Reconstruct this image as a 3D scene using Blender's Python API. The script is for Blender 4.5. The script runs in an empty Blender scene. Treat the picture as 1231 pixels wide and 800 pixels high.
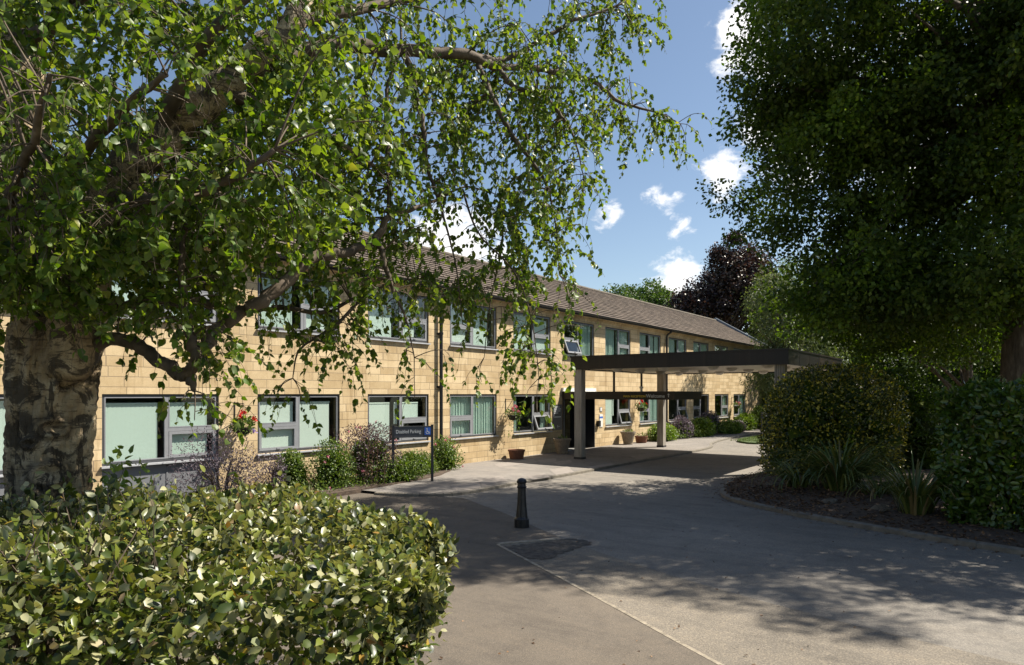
import bpy, math, random
import numpy as np
from mathutils import Vector, Matrix
from mathutils import noise as mnoise

random.seed(11)
rng = np.random.default_rng(7)
R = math.radians
SC = bpy.context.scene
COL = SC.collection

# ---------------------------------------------------------------- camera frame
# world: x runs along the facade, y into the building (facade at y = 0), z up
TH = R(36.2)
CT, ST = math.cos(TH), math.sin(TH)
EYE = 2.4
CD = 14.82
FPX = 821.0


def W(X, Z, h=0.0):
    """metres right of / ahead of the viewpoint -> world"""
    return Vector((Z * CT + X * ST, -CD + Z * ST - X * CT, h))


def U(px, py, Z):
    return W((px - 615.5) * Z / FPX, Z, EYE + (474.0 - py) * Z / FPX)


def G(px, py, h=0.0):
    Z = FPX * (EYE - h) / (py - 474.0)
    return W((px - 615.5) * Z / FPX, Z, h)


SUN = Vector((1.3, -1.0, 2.05)).normalized()

# ---------------------------------------------------------------- nodes / materials


class NT:
    def __init__(self, name):
        self.m = bpy.data.materials.new(name)
        self.m.use_nodes = True
        self.t = self.m.node_tree
        self.t.nodes.clear()
        self.out = self.t.nodes.new('ShaderNodeOutputMaterial')

    def n(self, kind, **kw):
        nd = self.t.nodes.new('ShaderNode' + kind)
        for k, v in kw.items():
            if k in nd.inputs:
                nd.inputs[k].default_value = v
            else:
                setattr(nd, k, v)
        return nd

    def l(self, a, b):
        self.t.links.new(a, b)

    def coord(self, scale=(1, 1, 1), rot=(0, 0, 0), kind='Object'):
        tc = self.n('TexCoord')
        mp = self.n('Mapping')
        mp.inputs['Scale'].default_value = scale
        mp.inputs['Rotation'].default_value = rot
        self.l(tc.outputs[kind], mp.inputs['Vector'])
        return mp.outputs['Vector']

    def noise(self, vec, scale, detail=3.0, rough=0.6, dist=0.0):
        nd = self.n('TexNoise')
        nd.inputs['Scale'].default_value = scale
        nd.inputs['Detail'].default_value = detail
        nd.inputs['Roughness'].default_value = rough
        nd.inputs['Distortion'].default_value = dist
        if vec is not None:
            self.l(vec, nd.inputs['Vector'])
        return nd.outputs['Fac']

    def ramp(self, fac, stops, interp='LINEAR'):
        nd = self.n('ValToRGB')
        nd.color_ramp.interpolation = interp
        el = nd.color_ramp.elements
        while len(el) < len(stops):
            el.new(0.5)
        for e, (p, c) in zip(el, stops):
            e.position = p
            e.color = (*c, 1) if len(c) == 3 else c
        self.l(fac, nd.inputs['Fac'])
        return nd.outputs['Color']

    def mix(self, fac, a, b, mode='MIX'):
        nd = self.n('Mix', data_type='RGBA', blend_type=mode)
        ins = [i for i in nd.inputs if i.type == 'RGBA']
        for s, v in ((nd.inputs[0], fac), (ins[0], a), (ins[1], b)):
            if hasattr(v, 'is_linked'):
                self.l(v, s)
            elif isinstance(v, (int, float)):
                s.default_value = v
            else:
                s.default_value = (*v, 1)
        return [o for o in nd.outputs if o.type == 'RGBA'][0]

    def math(self, op, a, b=0.0, clamp=False):
        nd = self.n('Math', operation=op, use_clamp=clamp)
        for s, v in zip(nd.inputs, (a, b)):
            if hasattr(v, 'is_linked'):
                self.l(v, s)
            else:
                s.default_value = v
        return nd.outputs[0]

    def bump(self, h, strength=0.3, dist=0.02):
        nd = self.n('Bump')
        nd.inputs['Strength'].default_value = strength
        nd.inputs['Distance'].default_value = dist
        self.l(h, nd.inputs['Height'])
        return nd.outputs['Normal']

    def bsdf(self, col, rough=0.6, metal=0.0, spec=0.5, normal=None):
        b = self.n('BsdfPrincipled')
        for s, v in ((b.inputs['Base Color'], col), (b.inputs['Roughness'], rough)):
            if hasattr(v, 'is_linked'):
                self.l(v, s)
            elif isinstance(v, (int, float)):
                s.default_value = v
            else:
                s.default_value = (*v, 1)
        b.inputs['Metallic'].default_value = metal
        b.inputs['Specular IOR Level'].default_value = spec
        if normal is not None:
            self.l(normal, b.inputs['Normal'])
        return b

    def end(self, shader):
        self.l(shader, self.out.inputs['Surface'])
        return self.m


M = {}


def plain(name, col, rough=0.6, metal=0.0, spec=0.5, var=0.15, scale=6.0, bump=0.0):
    t = NT(name)
    v = t.coord()
    nz = t.noise(v, scale, 4, 0.65)
    lo = tuple(c * (1 - var) for c in col)
    hi = tuple(c * (1 + var) for c in col)
    c = t.ramp(nz, [(0.3, lo), (0.7, hi)])
    nrm = t.bump(t.noise(v, scale * 6, 3), bump, 0.01) if bump else None
    M[name] = t.end(t.bsdf(c, rough, metal, spec, nrm).outputs[0])
    return M[name]


def leafmat(name, stops, trans=0.35, rough=0.45, spec=0.5, tint=(1.25, 1.3, 0.5), back=None, clump=0.0):
    """leaf colour varies from leaf to leaf; some light comes through the blade"""
    t = NT(name)
    geo = t.n('NewGeometry')
    c = t.ramp(geo.outputs['Random Per Island'], stops)
    if clump:
        nz = t.noise(t.coord(), clump, 3, 0.6)
        c = t.mix(1.0, c, t.ramp(nz, [(0.34, (0.62, 0.70, 0.75)), (0.5, (1, 1, 1)), (0.66, (1.45, 1.55, 1.1))]), 'MULTIPLY')
    if back is not None:
        c2 = t.mix(geo.outputs['Backfacing'], c, t.mix(0.7, c, back))
        c = c2
    b = t.bsdf(c, rough, 0, spec)
    tr = t.n('BsdfTranslucent')
    tc = t.mix(1.0, c, tint, 'MULTIPLY')
    t.l(tc, tr.inputs['Color'])
    mx = t.n('MixShader')
    mx.inputs[0].default_value = trans
    t.l(b.outputs[0], mx.inputs[1])
    t.l(tr.outputs[0], mx.inputs[2])
    M[name] = t.end(mx.outputs[0])
    return M[name]


def make_materials():
    # ashlar stone
    t = NT('stone')
    tc = t.n('TexCoord')
    sx = t.n('SeparateXYZ')
    t.l(tc.outputs['Object'], sx.inputs[0])
    cx = t.n('CombineXYZ')
    t.l(t.math('ADD', sx.outputs['X'], sx.outputs['Y']), cx.inputs['X'])
    t.l(sx.outputs['Z'], cx.inputs['Y'])
    # rows are cut to different lengths: a per-row phase from white noise of the row number
    row = t.math('FLOOR', t.math('DIVIDE', sx.outputs['Z'], 0.212))
    wn = t.n('TexWhiteNoise', noise_dimensions='1D')
    t.l(row, wn.inputs['W'])
    wob = t.n('TexNoise', noise_dimensions='2D')
    wob.inputs['Scale'].default_value = 0.9
    wob.inputs['Detail'].default_value = 1.0
    cw = t.n('CombineXYZ')
    t.l(sx.outputs['X'], cw.inputs['X'])
    t.l(t.math('MULTIPLY', wn.outputs['Value'], 40.0), cw.inputs['Y'])
    t.l(cw.outputs[0], wob.inputs['Vector'])
    xs = t.math('ADD', t.math('ADD', sx.outputs['X'], sx.outputs['Y']),
                t.math('ADD', t.math('MULTIPLY', wn.outputs['Value'], 0.9), t.math('MULTIPLY', wob.outputs['Fac'], 0.7)))
    cx2 = t.n('CombineXYZ')
    t.l(xs, cx2.inputs['X'])
    t.l(sx.outputs['Z'], cx2.inputs['Y'])
    br = t.n('TexBrick')
    br.offset = 0.5
    br.squash = 1.35
    br.squash_frequency = 3
    t.l(cx2.outputs[0], br.inputs['Vector'])
    br.inputs['Scale'].default_value = 1.0
    br.inputs['Brick Width'].default_value = 0.62
    br.inputs['Row Height'].default_value = 0.212
    br.inputs['Mortar Size'].default_value = 0.0085
    br.inputs['Mortar Smooth'].default_value = 0.25
    br.inputs['Bias'].default_value = 0.0
    br.inputs['Color1'].default_value = (0.50, 0.375, 0.215, 1)
    br.inputs['Color2'].default_value = (0.68, 0.54, 0.34, 1)
    br.inputs['Mortar'].default_value = (0.33, 0.255, 0.17, 1)
    v = t.coord()
    st = t.noise(v, 1.1, 5, 0.7)
    c = t.mix(1.0, br.outputs['Color'], t.ramp(st, [(0.3, (0.78, 0.74, 0.68)), (0.55, (1, 1, 1)), (0.8, (1.08, 1.04, 0.98))]), 'MULTIPLY')
    vs = t.coord((2.2, 2.2, 0.25))
    c = t.mix(1.0, c, t.ramp(t.noise(vs, 1.6, 5, 0.7), [(0.30, (0.66, 0.61, 0.54)), (0.46, (1, 1, 1))]), 'MULTIPLY')
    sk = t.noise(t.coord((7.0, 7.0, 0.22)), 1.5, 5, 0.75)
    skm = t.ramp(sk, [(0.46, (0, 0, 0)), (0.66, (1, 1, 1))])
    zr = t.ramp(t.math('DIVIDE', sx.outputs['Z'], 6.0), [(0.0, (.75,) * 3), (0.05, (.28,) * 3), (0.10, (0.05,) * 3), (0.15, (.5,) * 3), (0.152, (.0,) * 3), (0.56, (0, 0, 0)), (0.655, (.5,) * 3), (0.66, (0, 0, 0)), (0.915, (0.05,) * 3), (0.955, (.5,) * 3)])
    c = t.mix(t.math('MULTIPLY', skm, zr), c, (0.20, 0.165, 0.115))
    fine = t.noise(v, 38, 4, 0.7)
    c = t.mix(1.0, c, t.ramp(fine, [(0.3, (0.9, 0.88, 0.85)), (0.7, (1.06, 1.06, 1.05))]), 'MULTIPLY')
    hgt = t.math('ADD', t.math('MULTIPLY', br.outputs['Fac'], -1.0), t.math('MULTIPLY', fine, 0.35))
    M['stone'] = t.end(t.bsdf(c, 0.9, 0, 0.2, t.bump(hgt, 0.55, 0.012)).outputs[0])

    # roof tiles
    t = NT('roof_tile')
    tc = t.n('TexCoord')
    br = t.n('TexBrick')
    br.offset = 0.5
    t.l(tc.outputs['UV'], br.inputs['Vector'])
    br.inputs['Scale'].default_value = 1.0
    br.inputs['Brick Width'].default_value = 0.24
    br.inputs['Row Height'].default_value = 0.25
    br.inputs['Mortar Size'].default_value = 0.006
    br.inputs['Bias'].default_value = 0.05
    br.inputs['Color1'].default_value = (0.07, 0.055, 0.045, 1)
    br.inputs['Color2'].default_value = (0.155, 0.124, 0.1, 1)
    br.inputs['Mortar'].default_value = (0.05, 0.04, 0.035, 1)
    st = t.noise(tc.outputs['UV'], 0.7, 5, 0.7)
    c = t.mix(1.0, br.outputs['Color'], t.ramp(st, [(0.3, (0.75, 0.74, 0.7)), (0.7, (1.12, 1.1, 1.08))]), 'MULTIPLY')
    M['roof_tile'] = t.end(t.bsdf(c, 0.9, 0, 0.25, t.bump(br.outputs['Fac'], -0.4, 0.02)).outputs[0])

    # tarmacs
    def tarmac(name, lo, hi, speck, blot=(0.82, 1.1), sc=1.0):
        t = NT(name)
        v = t.coord()
        big = t.noise(v, 0.35, 5, 0.65, 0.4)
        med = t.noise(v, 2.7, 5, 0.7)
        fin = t.noise(v, 75 * sc, 3, 0.75)
        vor = t.n('TexVoronoi')
        vor.inputs['Scale'].default_value = 95 * sc
        t.l(v, vor.inputs['Vector'])
        c = t.ramp(fin, [(0.30, lo), (0.66, hi)])
        c = t.mix(t.math('MULTIPLY', t.ramp(vor.outputs['Color'], [(0.62, (0, 0, 0)), (0.8, (1, 1, 1))]), 0.45), c, speck)
        c = t.mix(1.0, c, t.ramp(big, [(0.3, (blot[0],) * 3), (0.7, (blot[1],) * 3)]), 'MULTIPLY')
        c = t.mix(1.0, c, t.ramp(med, [(0.28, (0.78, 0.78, 0.79)), (0.5, (1, 1, 1)), (0.75, (1.06, 1.05, 1.03))]), 'MULTIPLY')
        sp = t.n('TexVoronoi')
        sp.inputs['Scale'].default_value = 1.7
        sp.inputs['Randomness'].default_value = 1.0
        t.l(v, sp.inputs['Vector'])
        wob = t.math('ADD', sp.outputs['Distance'], t.math('MULTIPLY', t.noise(v, 9, 4, 0.7), 0.22))
        c = t.mix(t.math('MULTIPLY', t.ramp(wob, [(0.13, (1, 1, 1)), (0.24, (0, 0, 0))]), 0.42), c, (0.05, 0.045, 0.04))
        lane = t.noise(t.coord((0.9, 0.16, 1), (0, 0, R(-14))), 2.6, 5, 0.7)
        c = t.mix(1.0, c, t.ramp(lane, [(0.33, (0.80, 0.80, 0.81)), (0.5, (1, 1, 1)), (0.7, (1.10, 1.08, 1.05))]), 'MULTIPLY')
        h = t.math('ADD', fin, t.math('MULTIPLY', vor.outputs['Distance'], 0.8))
        M[name] = t.end(t.bsdf(c, 0.88, 0, 0.3, t.bump(h, 0.5, 0.006)).outputs[0])

    tarmac('tarmac_drive', (0.128, 0.117, 0.103), (0.245, 0.222, 0.19), (0.34, 0.30, 0.25))
    tarmac('tarmac_coarse', (0.095, 0.084, 0.07), (0.235, 0.203, 0.162), (0.34, 0.285, 0.21), sc=0.75)
    tarmac('tarmac_footway', (0.088, 0.074, 0.060), (0.155, 0.131, 0.105), (0.22, 0.18, 0.135), sc=1.25)
    tarmac('tarmac_path', (0.16, 0.145, 0.13), (0.26, 0.235, 0.21), (0.33, 0.30, 0.27), sc=1.25)
    plain('paver', (0.25, 0.22, 0.195), 0.85, var=0.18, scale=9, bump=0.3)
    plain('kerbstone', (0.17, 0.15, 0.12), 0.9, var=0.3, scale=5, bump=0.4)
    plain('edging', (0.26, 0.22, 0.165), 0.9, var=0.5, scale=9, bump=0.4)
    plain('dark_patch', (0.07, 0.06, 0.05), 0.95, var=0.75, scale=10, bump=0.9)
    plain('soil', (0.075, 0.052, 0.036), 0.95, var=0.5, scale=9, bump=0.9)
    plain('turf', (0.055, 0.085, 0.022), 0.95, var=0.4, scale=5, bump=0.8)
    plain('ground', (0.07, 0.075, 0.04), 0.95, var=0.4, scale=0.5)
    # building bits
    plain('frame_dark', (0.055, 0.057, 0.062), 0.45, var=0.1)
    plain('frame_grey', (0.24, 0.245, 0.26), 0.45, var=0.08)
    plain('sill_metal', (0.42, 0.43, 0.45), 0.4, var=0.12)
    plain('panel_grey', (0.17, 0.175, 0.19), 0.5, var=0.06)
    plain('pipe_black', (0.018, 0.018, 0.02), 0.4, var=0.2)
    plain('blind', (0.70, 0.76, 0.71), 0.8, var=0.03)
    t = NT('blind')
    oi = t.n('ObjectInfo')
    M['blind'] = t.end(t.bsdf(t.ramp(oi.outputs['Random'], [(0.0, (0.56, 0.65, 0.59)), (0.5, (0.66, 0.74, 0.68)), (1.0, (0.74, 0.78, 0.72))]), .8).outputs[0])
    plain('curtain', (0.42, 0.53, 0.47), 0.9, var=0.12, scale=3)
    plain('room', (0.20, 0.20, 0.19), 0.9)
    plain('boxfile', (0.05, 0.22, 0.25), 0.7)
    plain('verge_metal', (0.16, 0.19, 0.23), 0.4, var=0.15)
    plain('door_dark', (0.022, 0.024, 0.03), 0.3, var=0.15)
    plain('white_paint', (0.74, 0.74, 0.72), 0.55, var=0.08)
    plain('blue_paint', (0.04, 0.13, 0.50), 0.5, var=0.05)
    plain('yellow_paint', (0.80, 0.58, 0.05), 0.6, var=0.08)
    plain('grey_letter', (0.62, 0.64, 0.64), 0.6, var=0.05)
    plain('sign_grey', (0.065, 0.066, 0.075), 0.45, var=0.08)
    plain('sign_post', (0.02, 0.021, 0.025), 0.45, var=0.1)
    plain('terracotta', (0.16, 0.062, 0.032), 0.8, var=0.3, scale=12, bump=0.2)
    plain('urn_stone', (0.22, 0.18, 0.13), 0.9, var=0.35, scale=18, bump=0.8)
    plain('compost', (0.04, 0.03, 0.022), 1.0, bump=0.8)
    plain('grit_yellow', (0.62, 0.33, 0.02), 0.5, var=0.08)
    plain('lamp_white', (0.55, 0.52, 0.47), 0.35, var=0.05)
    plain('iron_black', (0.012, 0.012, 0.013), 0.33, var=0.4, scale=25, bump=0.15)
    plain('wire', (0.05, 0.045, 0.04), 0.5)
    plain('rock', (0.12, 0.10, 0.075), 0.9, var=0.4, scale=5, bump=0.7)

    # canopy cladding: bronze-brown sheets, each a little different
    t = NT('canopy_clad')
    v = t.coord()
    nz = t.noise(v, 0.55, 3, 0.5)
    ch = t.n('TexVoronoi')
    ch.inputs['Scale'].default_value = 0.9
    t.l(t.coord((1, 1, 0.1)), ch.inputs['Vector'])
    c = t.ramp(t.math('ADD', t.math('MULTIPLY', nz, 0.5), t.math('MULTIPLY', ch.outputs['Color'], 0.5)),
               [(0.2, (0.006, 0.0058, 0.0055)), (0.5, (0.011, 0.009, 0.008)), (0.8, (0.026, 0.017, 0.011))])
    strk = t.noise(t.coord((3.5, 3.5, 0.12)), 2.0, 5, 0.7)
    c = t.mix(1.0, c, t.ramp(strk, [(0.35, (0.7, 0.7, 0.7)), (0.55, (1, 1, 1)), (0.75, (2.1, 1.9, 1.6))]), 'MULTIPLY')
    M['canopy_clad'] = t.end(t.bsdf(c, 0.38, 0.0, 0.35, t.bump(t.noise(v, 3, 2), 0.1, 0.02)).outputs[0])
    t = NT('soffit')
    v = t.coord()
    br = t.n('TexBrick')
    br.offset = 0.0
    t.l(v, br.inputs['Vector'])
    br.inputs['Scale'].default_value = 1.0
    br.inputs['Brick Width'].default_value = 1.2
    br.inputs['Row Height'].default_value = 1.2
    br.inputs['Mortar Size'].default_value = 0.008
    br.inputs['Color1'].default_value = (0.56, 0.49, 0.40, 1)
    br.inputs['Color2'].default_value = (0.64, 0.56, 0.46, 1)
    br.inputs['Mortar'].default_value = (0.2, 0.16, 0.12, 1)
    M['soffit'] = t.end(t.bsdf(br.outputs['Color'], 0.4, 0, 0.5).outputs[0])
    t = NT('column_concrete')
    v = t.coord()
    c = t.ramp(t.noise(t.coord((3, 3, 0.5)), 2.2, 5, 0.7), [(0.25, (0.15, 0.13, 0.105)), (0.75, (0.40, 0.365, 0.315))])
    M['column_concrete'] = t.end(t.bsdf(c, 0.8, 0, 0.3, t.bump(t.noise(v, 22, 4), 0.25, 0.01)).outputs[0])

    # glass: a clear tinted pane that mirrors at grazing angles
    t = NT('glass')
    wv = t.bump(t.noise(t.coord(), 1.3, 1), 0.03, 0.05)
    ge = t.n('NewGeometry')
    dt = t.n('VectorMath', operation='DOT_PRODUCT')
    t.l(ge.outputs['Normal'], dt.inputs[0])
    t.l(ge.outputs['Incoming'], dt.inputs[1])
    om = t.math('SUBTRACT', 1.0, t.math('ABSOLUTE', dt.outputs['Value']), True)
    refl = t.math('ADD', t.math('MULTIPLY', t.math('POWER', om, 5.0), 0.9), 0.09)
    tp = t.n('BsdfTransparent')
    tp.inputs['Color'].default_value = (0.855, 0.915, 0.885, 1)
    gl = t.n('BsdfGlossy')
    gl.inputs['Roughness'].default_value = 0.015
    gl.inputs['Color'].default_value = (0.95, 1.0, 0.98, 1)
    t.l(wv, gl.inputs['Normal'])
    mx = t.n('MixShader')
    t.l(refl, mx.inputs[0])
    t.l(tp.outputs[0], mx.inputs[1])
    t.l(gl.outputs[0], mx.inputs[2])
    M['glass'] = t.end(mx.outputs[0])

    # barks
    t = NT('birch_bark')
    v = t.coord()
    band = t.noise(t.coord((2.0, 2.0, 16.0)), 3.0, 4, 0.7, 0.3)
    patch = t.noise(v, 5.0, 9, 0.72, 0.9)
    fiss = t.noise(t.coord((9, 9, 1.6)), 1.5, 4, 0.7)
    c = t.ramp(t.noise(v, 7, 4), [(0.25, (0.17, 0.115, 0.065)), (0.5, (0.37, 0.285, 0.175)), (0.8, (0.64, 0.54, 0.39))])
    c = t.mix(t.ramp(band, [(0.58, (0, 0, 0)), (0.61, (0.85, 0.85, 0.85))]), c, (0.10, 0.072, 0.05))
    c = t.mix(t.ramp(patch, [(0.51, (0, 0, 0)), (0.555, (0.9, 0.9, 0.9))]), c, (0.055, 0.043, 0.032))
    c = t.mix(t.ramp(fiss, [(0.58, (0, 0, 0)), (0.62, (0.85, 0.85, 0.85))]), c, (0.04, 0.03, 0.022))
    at = t.n('Attribute', attribute_name='knot')
    c = t.mix(t.math('MULTIPLY', at.outputs['Fac'], 0.9, True), c, (0.035, 0.027, 0.02))
    h = t.math('SUBTRACT', t.math('MULTIPLY', t.noise(v, 14, 5), 0.6), t.math('MULTIPLY', fiss, 1.0))
    M['birch_bark'] = t.end(t.bsdf(c, 0.85, 0, 0.3, t.bump(h, 1.0, 0.05)).outputs[0])
    t = NT('grey_bark')
    v = t.coord((6, 6, 1.2))
    c = t.ramp(t.noise(v, 2.0, 5, 0.7), [(0.3, (0.045, 0.035, 0.026)), (0.55, (0.12, 0.095, 0.07)), (0.75, (0.24, 0.2, 0.15))])
    M['grey_bark'] = t.end(t.bsdf(c, 0.9, 0, 0.2, t.bump(t.noise(v, 3, 5), 0.9, 0.04)).outputs[0])
    t = NT('branch_bark')
    v = t.coord()
    c = t.ramp(t.noise(v, 9, 4), [(0.3, (0.05, 0.037, 0.026)), (0.6, (0.12, 0.09, 0.062)), (0.8, (0.26, 0.215, 0.16))])
    M['branch_bark'] = t.end(t.bsdf(c, 0.8, 0, 0.3, t.bump(t.noise(v, 20, 3), 0.5, 0.01)).outputs[0])

    # foliage
    g = lambda k: tuple(k)
    leafmat('birch_leaf', [(0.0, (0.030, 0.068, 0.007)), (0.35, (0.072, 0.138, 0.011)), (0.7, (0.122, 0.205, 0.017)), (0.93, (0.185, 0.25, 0.035)), (1.0, (0.29, 0.29, 0.06))],
            0.5, 0.42, 0.4, (1.5, 1.45, 0.32), back=(0.14, 0.19, 0.06))
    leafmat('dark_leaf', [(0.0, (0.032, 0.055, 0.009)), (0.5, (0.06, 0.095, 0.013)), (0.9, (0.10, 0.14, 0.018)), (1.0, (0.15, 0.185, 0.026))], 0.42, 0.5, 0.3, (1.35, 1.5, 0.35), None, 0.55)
    leafmat('mid_leaf', [(0.0, (0.04, 0.075, 0.018)), (0.5, (0.065, 0.12, 0.026)), (1.0, (0.12, 0.175, 0.05))], 0.3, 0.5, 0.4)
    leafmat('willow_leaf', [(0.0, (0.07, 0.09, 0.035)), (0.5, (0.11, 0.14, 0.06)), (1.0, (0.17, 0.20, 0.09))], 0.3, 0.5, 0.4, (1.25, 1.3, .5), None, .6)
    leafmat('copper_leaf', [(0.0, (0.022, 0.014, 0.014)), (0.5, (0.05, 0.029, 0.027)), (0.9, (0.09, 0.056, 0.047)), (1.0, (0.08, 0.09, 0.03))], 0.15, 0.42, 0.5, (1.3, 0.8, 0.7), None, .5)
    leafmat('hedge_leaf', [(0.0, (0.012, 0.022, 0.004)), (0.28, (0.034, 0.056, 0.007)), (0.54, (0.088, 0.118, 0.012)), (0.74, (0.19, 0.21, 0.034)), (0.88, (0.32, 0.31, 0.16)), (0.955, (0.44, 0.42, 0.26)), (0.985, (0.24, 0.12, 0.04)), (1.0, (0.42, 0.32, 0.03))],
            0.24, 0.38, 0.45, (1.4, 1.3, 0.4), back=(0.24, 0.26, 0.15))
    leafmat('laurel_leaf', [(0.0, (0.028, 0.058, 0.008)), (0.5, (0.055, 0.105, 0.013)), (0.9, (0.09, 0.155, 0.02)), (0.985, (0.14, 0.19, 0.025)), (1.0, (0.2, 0.09, 0.03))], 0.22, 0.28, 0.6)
    leafmat('variegated_leaf', [(0.0, (0.02, 0.034, 0.008)), (0.42, (0.06, 0.085, 0.010)), (0.66, (0.15, 0.155, 0.016)), (0.86, (0.40, 0.34, 0.03)), (1.0, (0.60, 0.48, 0.05))], 0.2, 0.35, 0.55)
    leafmat('shrub_leaf', [(0.0, (0.04, 0.075, 0.014)), (0.5, (0.10, 0.16, 0.026)), (0.9, (0.17, 0.235, 0.045)), (1.0, (0.22, 0.24, 0.09))], 0.3, 0.45, 0.45)
    leafmat('lime_leaf', [(0.0, (0.09, 0.15, 0.025)), (0.5, (0.15, 0.23, 0.035)), (1.0, (0.25, 0.32, 0.07))], 0.35, 0.4, 0.45)
    leafmat('purple_leaf', [(0.0, (0.03, 0.018, 0.024)), (0.5, (0.085, 0.05, 0.06)), (0.85, (0.15, 0.10, 0.105)), (1.0, (0.20, 0.19, 0.12))], 0.2, 0.45, 0.5, (1.3, 0.9, 0.9))
    leafmat('mauve_leaf', [(0.0, (0.06, 0.045, 0.06)), (0.5, (0.13, 0.10, 0.125)), (1.0, (0.24, 0.2, 0.22))], 0.2, 0.5, 0.4, (1.1, 0.95, 1.0))
    leafmat('strap_leaf', [(0.0, (0.05, 0.08, 0.018)), (0.55, (0.10, 0.14, 0.032)), (0.82, (0.19, 0.21, 0.055)), (0.92, (0.19, 0.135, 0.06)), (1.0, (0.30, 0.24, 0.11))], 0.2, 0.38, 0.5)
    leafmat('red_petal', [(0.0, (0.42, 0.008, 0.012)), (1.0, (0.62, 0.02, 0.02))], 0.25, 0.5, 0.3, (1.2, 0.6, 0.6))
    leafmat('pink_petal', [(0.0, (0.5, 0.08, 0.16)), (0.5, (0.62, 0.25, 0.3)), (1.0, (0.7, 0.5, 0.5))], 0.25, 0.5, 0.3, (1.2, 0.7, 0.8))
    leafmat('violet_petal', [(0.0, (0.22, 0.12, 0.42)), (1.0, (0.4, 0.3, 0.6))], 0.25, 0.5, 0.3, (1.0, 0.8, 1.2))
    leafmat('white_petal', [(0.0, (0.5, 0.45, 0.42)), (1.0, (0.75, 0.7, 0.66))], 0.25, 0.5, 0.3, (1, 1, 1))
    leafmat('dead_leaf', [(0.0, (0.06, 0.035, 0.02)), (0.6, (0.15, 0.085, 0.045)), (1.0, (0.28, 0.17, 0.09))], 0.1, 0.6, 0.3, (1.1, 0.9, 0.7))
    leafmat('grass_blade', [(0.0, (0.05, 0.085, 0.02)), (0.6, (0.09, 0.14, 0.035)), (1.0, (0.18, 0.2, 0.07))], 0.3, 0.5, 0.4)


make_materials()

# ---------------------------------------------------------------- mesh helpers


class MB:
    def __init__(self):
        self.v, self.f, self.mi = [], [], []
        self.uv = None

    def face(self, pts, mi=0):
        b = len(self.v)
        self.v += [tuple(p) for p in pts]
        self.f.append(tuple(range(b, b + len(pts))))
        self.mi.append(mi)

    def box(self, x0, x1, y0, y1, z0, z1, mi=0, mat=None):
        P = [(x0, y0, z0), (x1, y0, z0), (x1, y1, z0), (x0, y1, z0), (x0, y0, z1), (x1, y0, z1), (x1, y1, z1), (x0, y1, z1)]
        if mat is not None:
            P = [tuple(mat @ Vector(p)) for p in P]
        b = len(self.v)
        self.v += P
        for q in ((3, 2, 1, 0), (4, 5, 6, 7), (0, 1, 5, 4), (1, 2, 6, 5), (2, 3, 7, 6), (3, 0, 4, 7)):
            self.f.append(tuple(b + i for i in q))
            self.mi.append(mi)

    def tube(self, pts, radii, n=6, mi=0, cap=True):
        pts = [Vector(p) for p in pts]
        if isinstance(radii, (int, float)):
            radii = [radii] * len(pts)
        b = len(self.v)
        t0 = (pts[1] - pts[0]).normalized()
        ref = Vector((0, 0, 1)) if abs(t0.z) < 0.9 else Vector((1, 0, 0))
        u = t0.cross(ref).normalized()
        for i, p in enumerate(pts):
            t = (pts[min(i + 1, len(pts) - 1)] - pts[max(i - 1, 0)])
            if t.length < 1e-9:
                t = t0
            t.normalize()
            u = (u - t * u.dot(t))
            if u.length < 1e-6:
                u = t.orthogonal()
            u.normalize()
            w = t.cross(u)
            for k in range(n):
                a = 2 * math.pi * k / n
                self.v.append(tuple(p + (u * math.cos(a) + w * math.sin(a)) * radii[i]))
        for i in range(len(pts) - 1):
            for k in range(n):
                k2 = (k + 1) % n
                self.f.append((b + i * n + k, b + i * n + k2, b + (i + 1) * n + k2, b + (i + 1) * n + k))
                self.mi.append(mi)
        if cap:
            self.f.append(tuple(b + k for k in reversed(range(n))))
            self.mi.append(mi)
            e = b + (len(pts) - 1) * n
            self.f.append(tuple(e + k for k in range(n)))
            self.mi.append(mi)

    def lathe(self, prof, n=24, at=(0, 0, 0), mi=0):
        """prof = [(r, z), ...] bottom to top"""
        b = len(self.v)
        for r, z in prof:
            for k in range(n):
                a = 2 * math.pi * k / n
                self.v.append((at[0] + r * math.cos(a), at[1] + r * math.sin(a), at[2] + z))
        for i in range(len(prof) - 1):
            for k in range(n):
                k2 = (k + 1) % n
                self.f.append((b + i * n + k, b + i * n + k2, b + (i + 1) * n + k2, b + (i + 1) * n + k))
                self.mi.append(mi)
        self.f.append(tuple(b + k for k in reversed(range(n))))
        self.mi.append(mi)
        e = b + (len(prof) - 1) * n
        self.f.append(tuple(e + k for k in range(n)))
        self.mi.append(mi)

    def build(self, name, mats, parent=None, smooth=False, loc=None):
        me = bpy.data.meshes.new(name)
        me.from_pydata(self.v, [], self.f)
        if not isinstance(mats, (list, tuple)):
            mats = [mats]
        for m in mats:
            me.materials.append(M[m] if isinstance(m, str) else m)
        if len(mats) > 1:
            me.polygons.foreach_set('material_index', self.mi)
        if smooth:
            me.polygons.foreach_set('use_smooth', [True] * len(me.polygons))
        me.update()
        o = bpy.data.objects.new(name, me)
        COL.objects.link(o)
        if parent is not None:
            o.parent = parent
        if loc is not None:
            o.location = loc
        return o


def tag(o, label=None, cat=None, group=None, kind=None):
    if label:
        o['label'] = label
    if cat:
        o['category'] = cat
    if group:
        o['group'] = group
    if kind:
        o['kind'] = kind
    return o


def thing(name, label, cat, loc=(0, 0, 0), rotz=0.0, group=None):
    o = bpy.data.objects.new(name, None)
    o.empty_display_size = 0.3
    COL.objects.link(o)
    o.location = loc
    o.rotation_euler = (0, 0, rotz)
    return tag(o, label, cat, group)


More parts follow.
